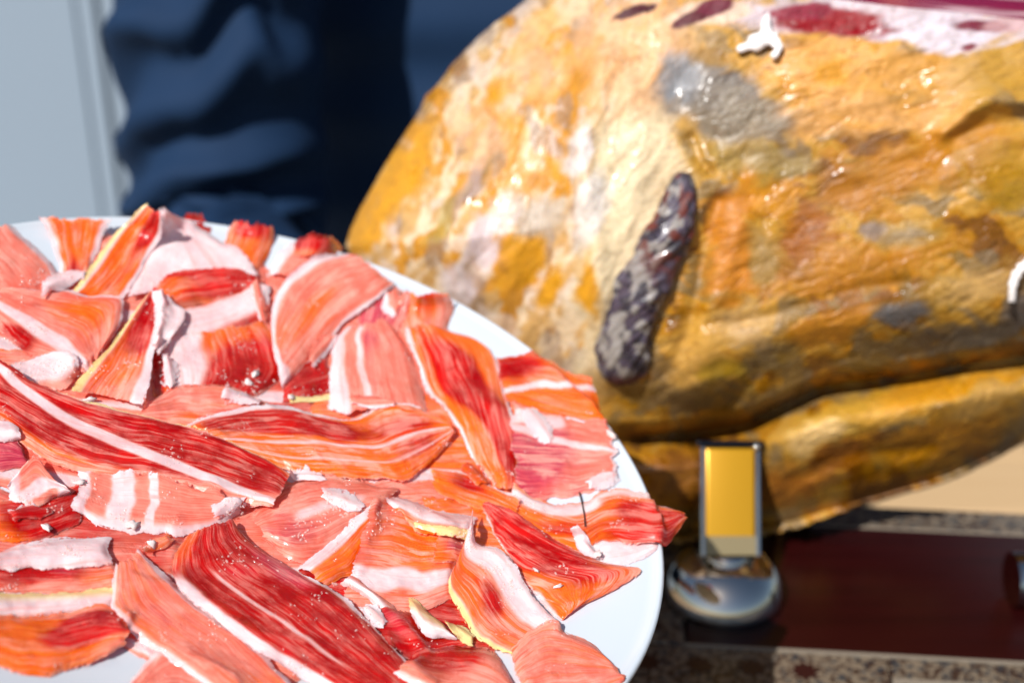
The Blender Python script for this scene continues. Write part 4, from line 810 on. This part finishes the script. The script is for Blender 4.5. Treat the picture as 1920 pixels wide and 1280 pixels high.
hs_('dark red slice with a pink fold at the very front, right of the largest one', [(776, 1218), (862, 1202), (932, 1222), (966, 1276)], [(740, 1260), (800, 1310), (880, 1320), (960, 1320)], red=[(.2, .3, .3, 1.0)], base=(.15, .2, 0), arch=5, fat=[(1, 1, .2, .6)])
hs_('salmon slice at the front right lying half on the bare plate', [(956, 1216), (1012, 1168), (1062, 1180), (1112, 1204), (1146, 1240)], [(990, 1330), (1060, 1340), (1120, 1320), (1180, 1284)], base=(.03, .3, 0), streak=.7, arch=3)
def melted_fat():
    m = simple('melted_fat', (.80, .58, .52), .06); b = m.node_tree.nodes['Principled BSDF']; b.inputs['Alpha'].default_value = .35; b.inputs['Specular IOR Level'].default_value = .9
    return m
# torn scraps between the slices
def torn(px, py, ln, wd, deg, kind, label):
    c, s = math.cos(R(deg)), math.sin(R(deg)); pt_ = lambda a, b: (px + a * c - b * s, py + a * s + b * c)
    A = [pt_(-ln / 2, -wd * .35), pt_(0, -wd * .55), pt_(ln / 2, -wd * .25)]; B = [pt_(-ln / 2, wd * .3), pt_(ln * .1, wd * .55), pt_(ln / 2, wd * .3)]
    kw = dict(fat=dict(fat=[(.5, .5, .9, 1)]), pink=dict(fat=[(1, .9, .25, .9)], base=(.05, .15, .1)), red=dict(base=(.7, .3, .1), fat=[(0, 0, .15, .8)]), brown=dict(base=(.4, .9, .1)), yellow=dict(fat=[(.5, .5, .9, 1)], rind={'A': 2}))[kind]
    ham_slice(label, A, B, rag=9, arch=1, ends=(.8, 0), wave=.8, name='torn_scrap', cat='torn scrap', group='torn scraps of ham and fat between the slices', **kw)
for a_ in ((318, 690, 70, 26, 78, 'fat', 'narrow torn strip of fat on the half deep red slice'), (604, 648, 56, 26, -50, 'pink', 'pink torn scrap left of the curled pink slice'),
           (700, 752, 90, 24, 4, 'pink', 'pink torn scrap between the curled pink slice and the wavy orange one'), (452, 742, 80, 26, 12, 'fat', 'pale torn scrap above the left half of the wavy orange slice'),
           (572, 886, 70, 20, 4, 'fat', 'white torn scrap where the long crimson slice ends'), (640, 935, 84, 34, 20, 'fat', 'white torn flake on top of the glossy pink slice'),
           (890, 884, 60, 34, 40, 'brown', 'brown scrap at the lower tip of the red spotted slice'), (1012, 796, 74, 32, 50, 'fat', 'white flake on the upper left of the magenta slice'),
           (1128, 896, 60, 28, -20, 'fat', 'ragged white flake by the right rim below the magenta slice'), (296, 1014, 56, 34, -30, 'brown', 'dry brown scrap in front of the banded slice'),
           (432, 944, 60, 26, -20, 'fat', 'white tip of fat at the right end of the banded slice'), (704, 1148, 60, 30, 40, 'fat', 'white flake at the upper corner of the dark crimson slice'),
           (868, 1182, 60, 30, 30, 'yellow', 'yellow piece of fat in the hollow beside the dark crimson slice'), (120, 522, 90, 34, -25, 'fat', 'glossy white flake at the foot of the pale far left slice'),
           (486, 560, 70, 24, 75, 'pink', 'thin pink scrap left of the broad pink slice'), (740, 560, 46, 40, 70, 'pink', 'pale pink scrap behind the red spotted slice'), (60, 958, 80, 30, -10, 'red', 'dark red scrap under the small curl at the left')):
    torn(*a_)
# a film of melted fat stands in droplets on the slices
def droplets(n_cl, label):
    rg = np.random.default_rng(11); hb = blur(HM, 1, 1); gxx, gyy = np.gradient(hb, HR); Vd, Fd = [], []
    na_, rows = 8, ((1, 0), (.86, .5), (.5, .82))
    wet = ((625, 945), (612, 925), (640, 960), (600, 975), (108, 512), (470, 738), (60, 522), (300, 530), (820, 562), (690, 512), (1112, 776), (1150, 888), (925, 1062), (640, 1096), (272, 1022), (130, 1032), (160, 905), (240, 965), (880, 1000), (720, 985), (560, 1000), (960, 1100), (440, 950), (30, 690), (120, 690), (480, 705), (1190, 930), (1060, 1060), (800, 945))
    for c_ in range(n_cl):
        cx_, cy_ = rg.uniform(-40, 1230), rg.uniform(390, 1290); sp = rg.uniform(6, 24); big = rg.uniform(.7, 1.3)
        if c_ < len(wet): cx_, cy_ = wet[c_]; sp = 13; big = 1.35
        for q in range(int(rg.integers(10, 20) if c_ < len(wet) else rg.integers(4, 22))):
            px_, py_ = cx_ + rg.normal() * sp, cy_ + rg.normal() * sp * .6; z_ = -.005
            for _ in range(5):
                xx, yy = to_plate(np.array([px_]), np.array([py_]), np.array([z_])); z_ = z_ * .3 + .7 * float(sample(HM, xx, yy)[0])
            r0 = math.hypot(xx[0], yy[0])
            if r0 > PR - .004 or z_ < float(plate_z(r0)) + .0016: continue
            nn = Vector((-float(sample(gxx, xx, yy)[0]), -float(sample(gyy, xx, yy)[0]), 1)).normalized(); t1 = nn.orthogonal().normalized(); t2 = nn.cross(t1)
            rr_ = rg.uniform(.00012, .00034) * big; st = rg.uniform(1, 1.9); a0 = rg.uniform(0, 6.28); b0 = len(Vd); ct = Vector((xx[0], yy[0], z_ - .00004))
            for rd, hh in rows:
                for k in range(na_):
                    a = 2 * math.pi * k / na_; e_, f_ = math.cos(a) * rd * st, math.sin(a) * rd
                    Vd.append(ct + (t1 * (e_ * math.cos(a0) - f_ * math.sin(a0)) + t2 * (e_ * math.sin(a0) + f_ * math.cos(a0))) * rr_ + nn * hh * rr_ * .7)
            Vd.append(ct + nn * rr_ * .7)
            for i_ in range(2):
                for k in range(na_): Fd.append((b0 + i_ * na_ + k, b0 + i_ * na_ + (k + 1) % na_, b0 + (i_ + 1) * na_ + (k + 1) % na_, b0 + (i_ + 1) * na_ + k))
            for k in range(na_): Fd.append((b0 + 2 * na_ + k, b0 + 2 * na_ + (k + 1) % na_, b0 + 3 * na_))
    o = link('fat_droplets', mesh('fat_droplets', Vd, Fd), melted_fat(), None); o.matrix_world = PM
    return tag(o, label, 'droplets', None, 'stuff')
droplets(170, 'tiny glistening droplets of melted fat all over the ham slices')
# small loose crumbs of fat on the slices
M_FAT = simple('pork_fat', (.62, .52, .50), .3, 0, (300, .5, .001), .1)
def scrap(px, py, d, size, label, seed, group, stretch=(1.2, .9, .4)):
    rr = random.Random(seed); bm = bmesh.new(); bmesh.ops.create_icosphere(bm, subdivisions=2, radius=size)
    for vv in bm.verts:
        k = .45 + 1.1 * rr.random(); vv.co *= k; vv.co.x *= stretch[0]; vv.co.y *= stretch[1]; vv.co.z *= stretch[2]
    o = bm_obj('fat_crumb', bm, M_FAT, None, True); o.location = d; o.rotation_euler = (rr.random(), rr.random(), rr.random() * 6)
    return tag(o, label, 'fat crumb', group)
hm_s = HM.copy()
def on_pile(px, py, up=.0):
    z = -.005
    for _ in range(8):
        x, y = to_plate(np.array([px]), np.array([py]), np.array([z])); z = z * .3 + .7 * float(sample(hm_s, x, y)[0])
    return Vector(PO + x[0] * PX + y[0] * PY + (z + up) * PN)
CR = 'crumbs of fat scattered on the slices'
for k, (px, py, s_, lb) in enumerate([
    (1146, 818, .0022, 'white splinter of fat standing at the right rim of the pile'), (478, 702, .0016, 'white crumb on the half deep red slice'),
    (466, 718, .0013, 'smaller white crumb below another on the half deep red slice'), (168, 750, .0016, 'white crumb on the crimson part of the long slice'),
    (545, 744, .0012, 'tiny crumb left of the cream sliver'), (250, 985, .0016, 'white lump in front of the banded slice'), (285, 1020, .0012, 'white lump between the banded slice and the largest red one'),
    (90, 990, .0018, 'white lump on the crosswise orange brown slice'), (1005, 1070, .0011, 'tiny crumb in the middle of the big red slice at the right'), (1046, 1100, .0013, 'tiny crumb at the foot of the big red slice'),
    (150, 905, .0016, 'ragged white lump at the left end of the banded slice'), (1120, 1040, .0014, 'crumb beside the frayed white flap')]):
    scrap(px, py, on_pile(px, py, s_ * .2), s_, lb, k, CR)
# the dark bristle on the right
pts = [on_pile(px, py, .0006) for px, py in ((1085, 925), (1090, 945), (1094, 966), (1096, 988))]
bm = bmesh.new()
ring = []
for p_ in pts:
    ring.append([bm.verts.new(p_ + Vector((math.cos(a) * .00028, math.sin(a) * .00028, math.sin(a) * .0003))) for a in (0, 2.1, 4.2)])
for a, b in zip(ring[:-1], ring[1:]):
    for k in range(3): bm.faces.new((a[k], a[(k + 1) % 3], b[(k + 1) % 3], b[k]))
bm.faces.new(ring[0][::-1]); bm.faces.new(ring[-1])
tag(bm_obj('bristle', bm, simple('bristle_black', (.02, .015, .012), .5), None, True), 'short dark bristle lying on the pointed orange slice', 'bristle')
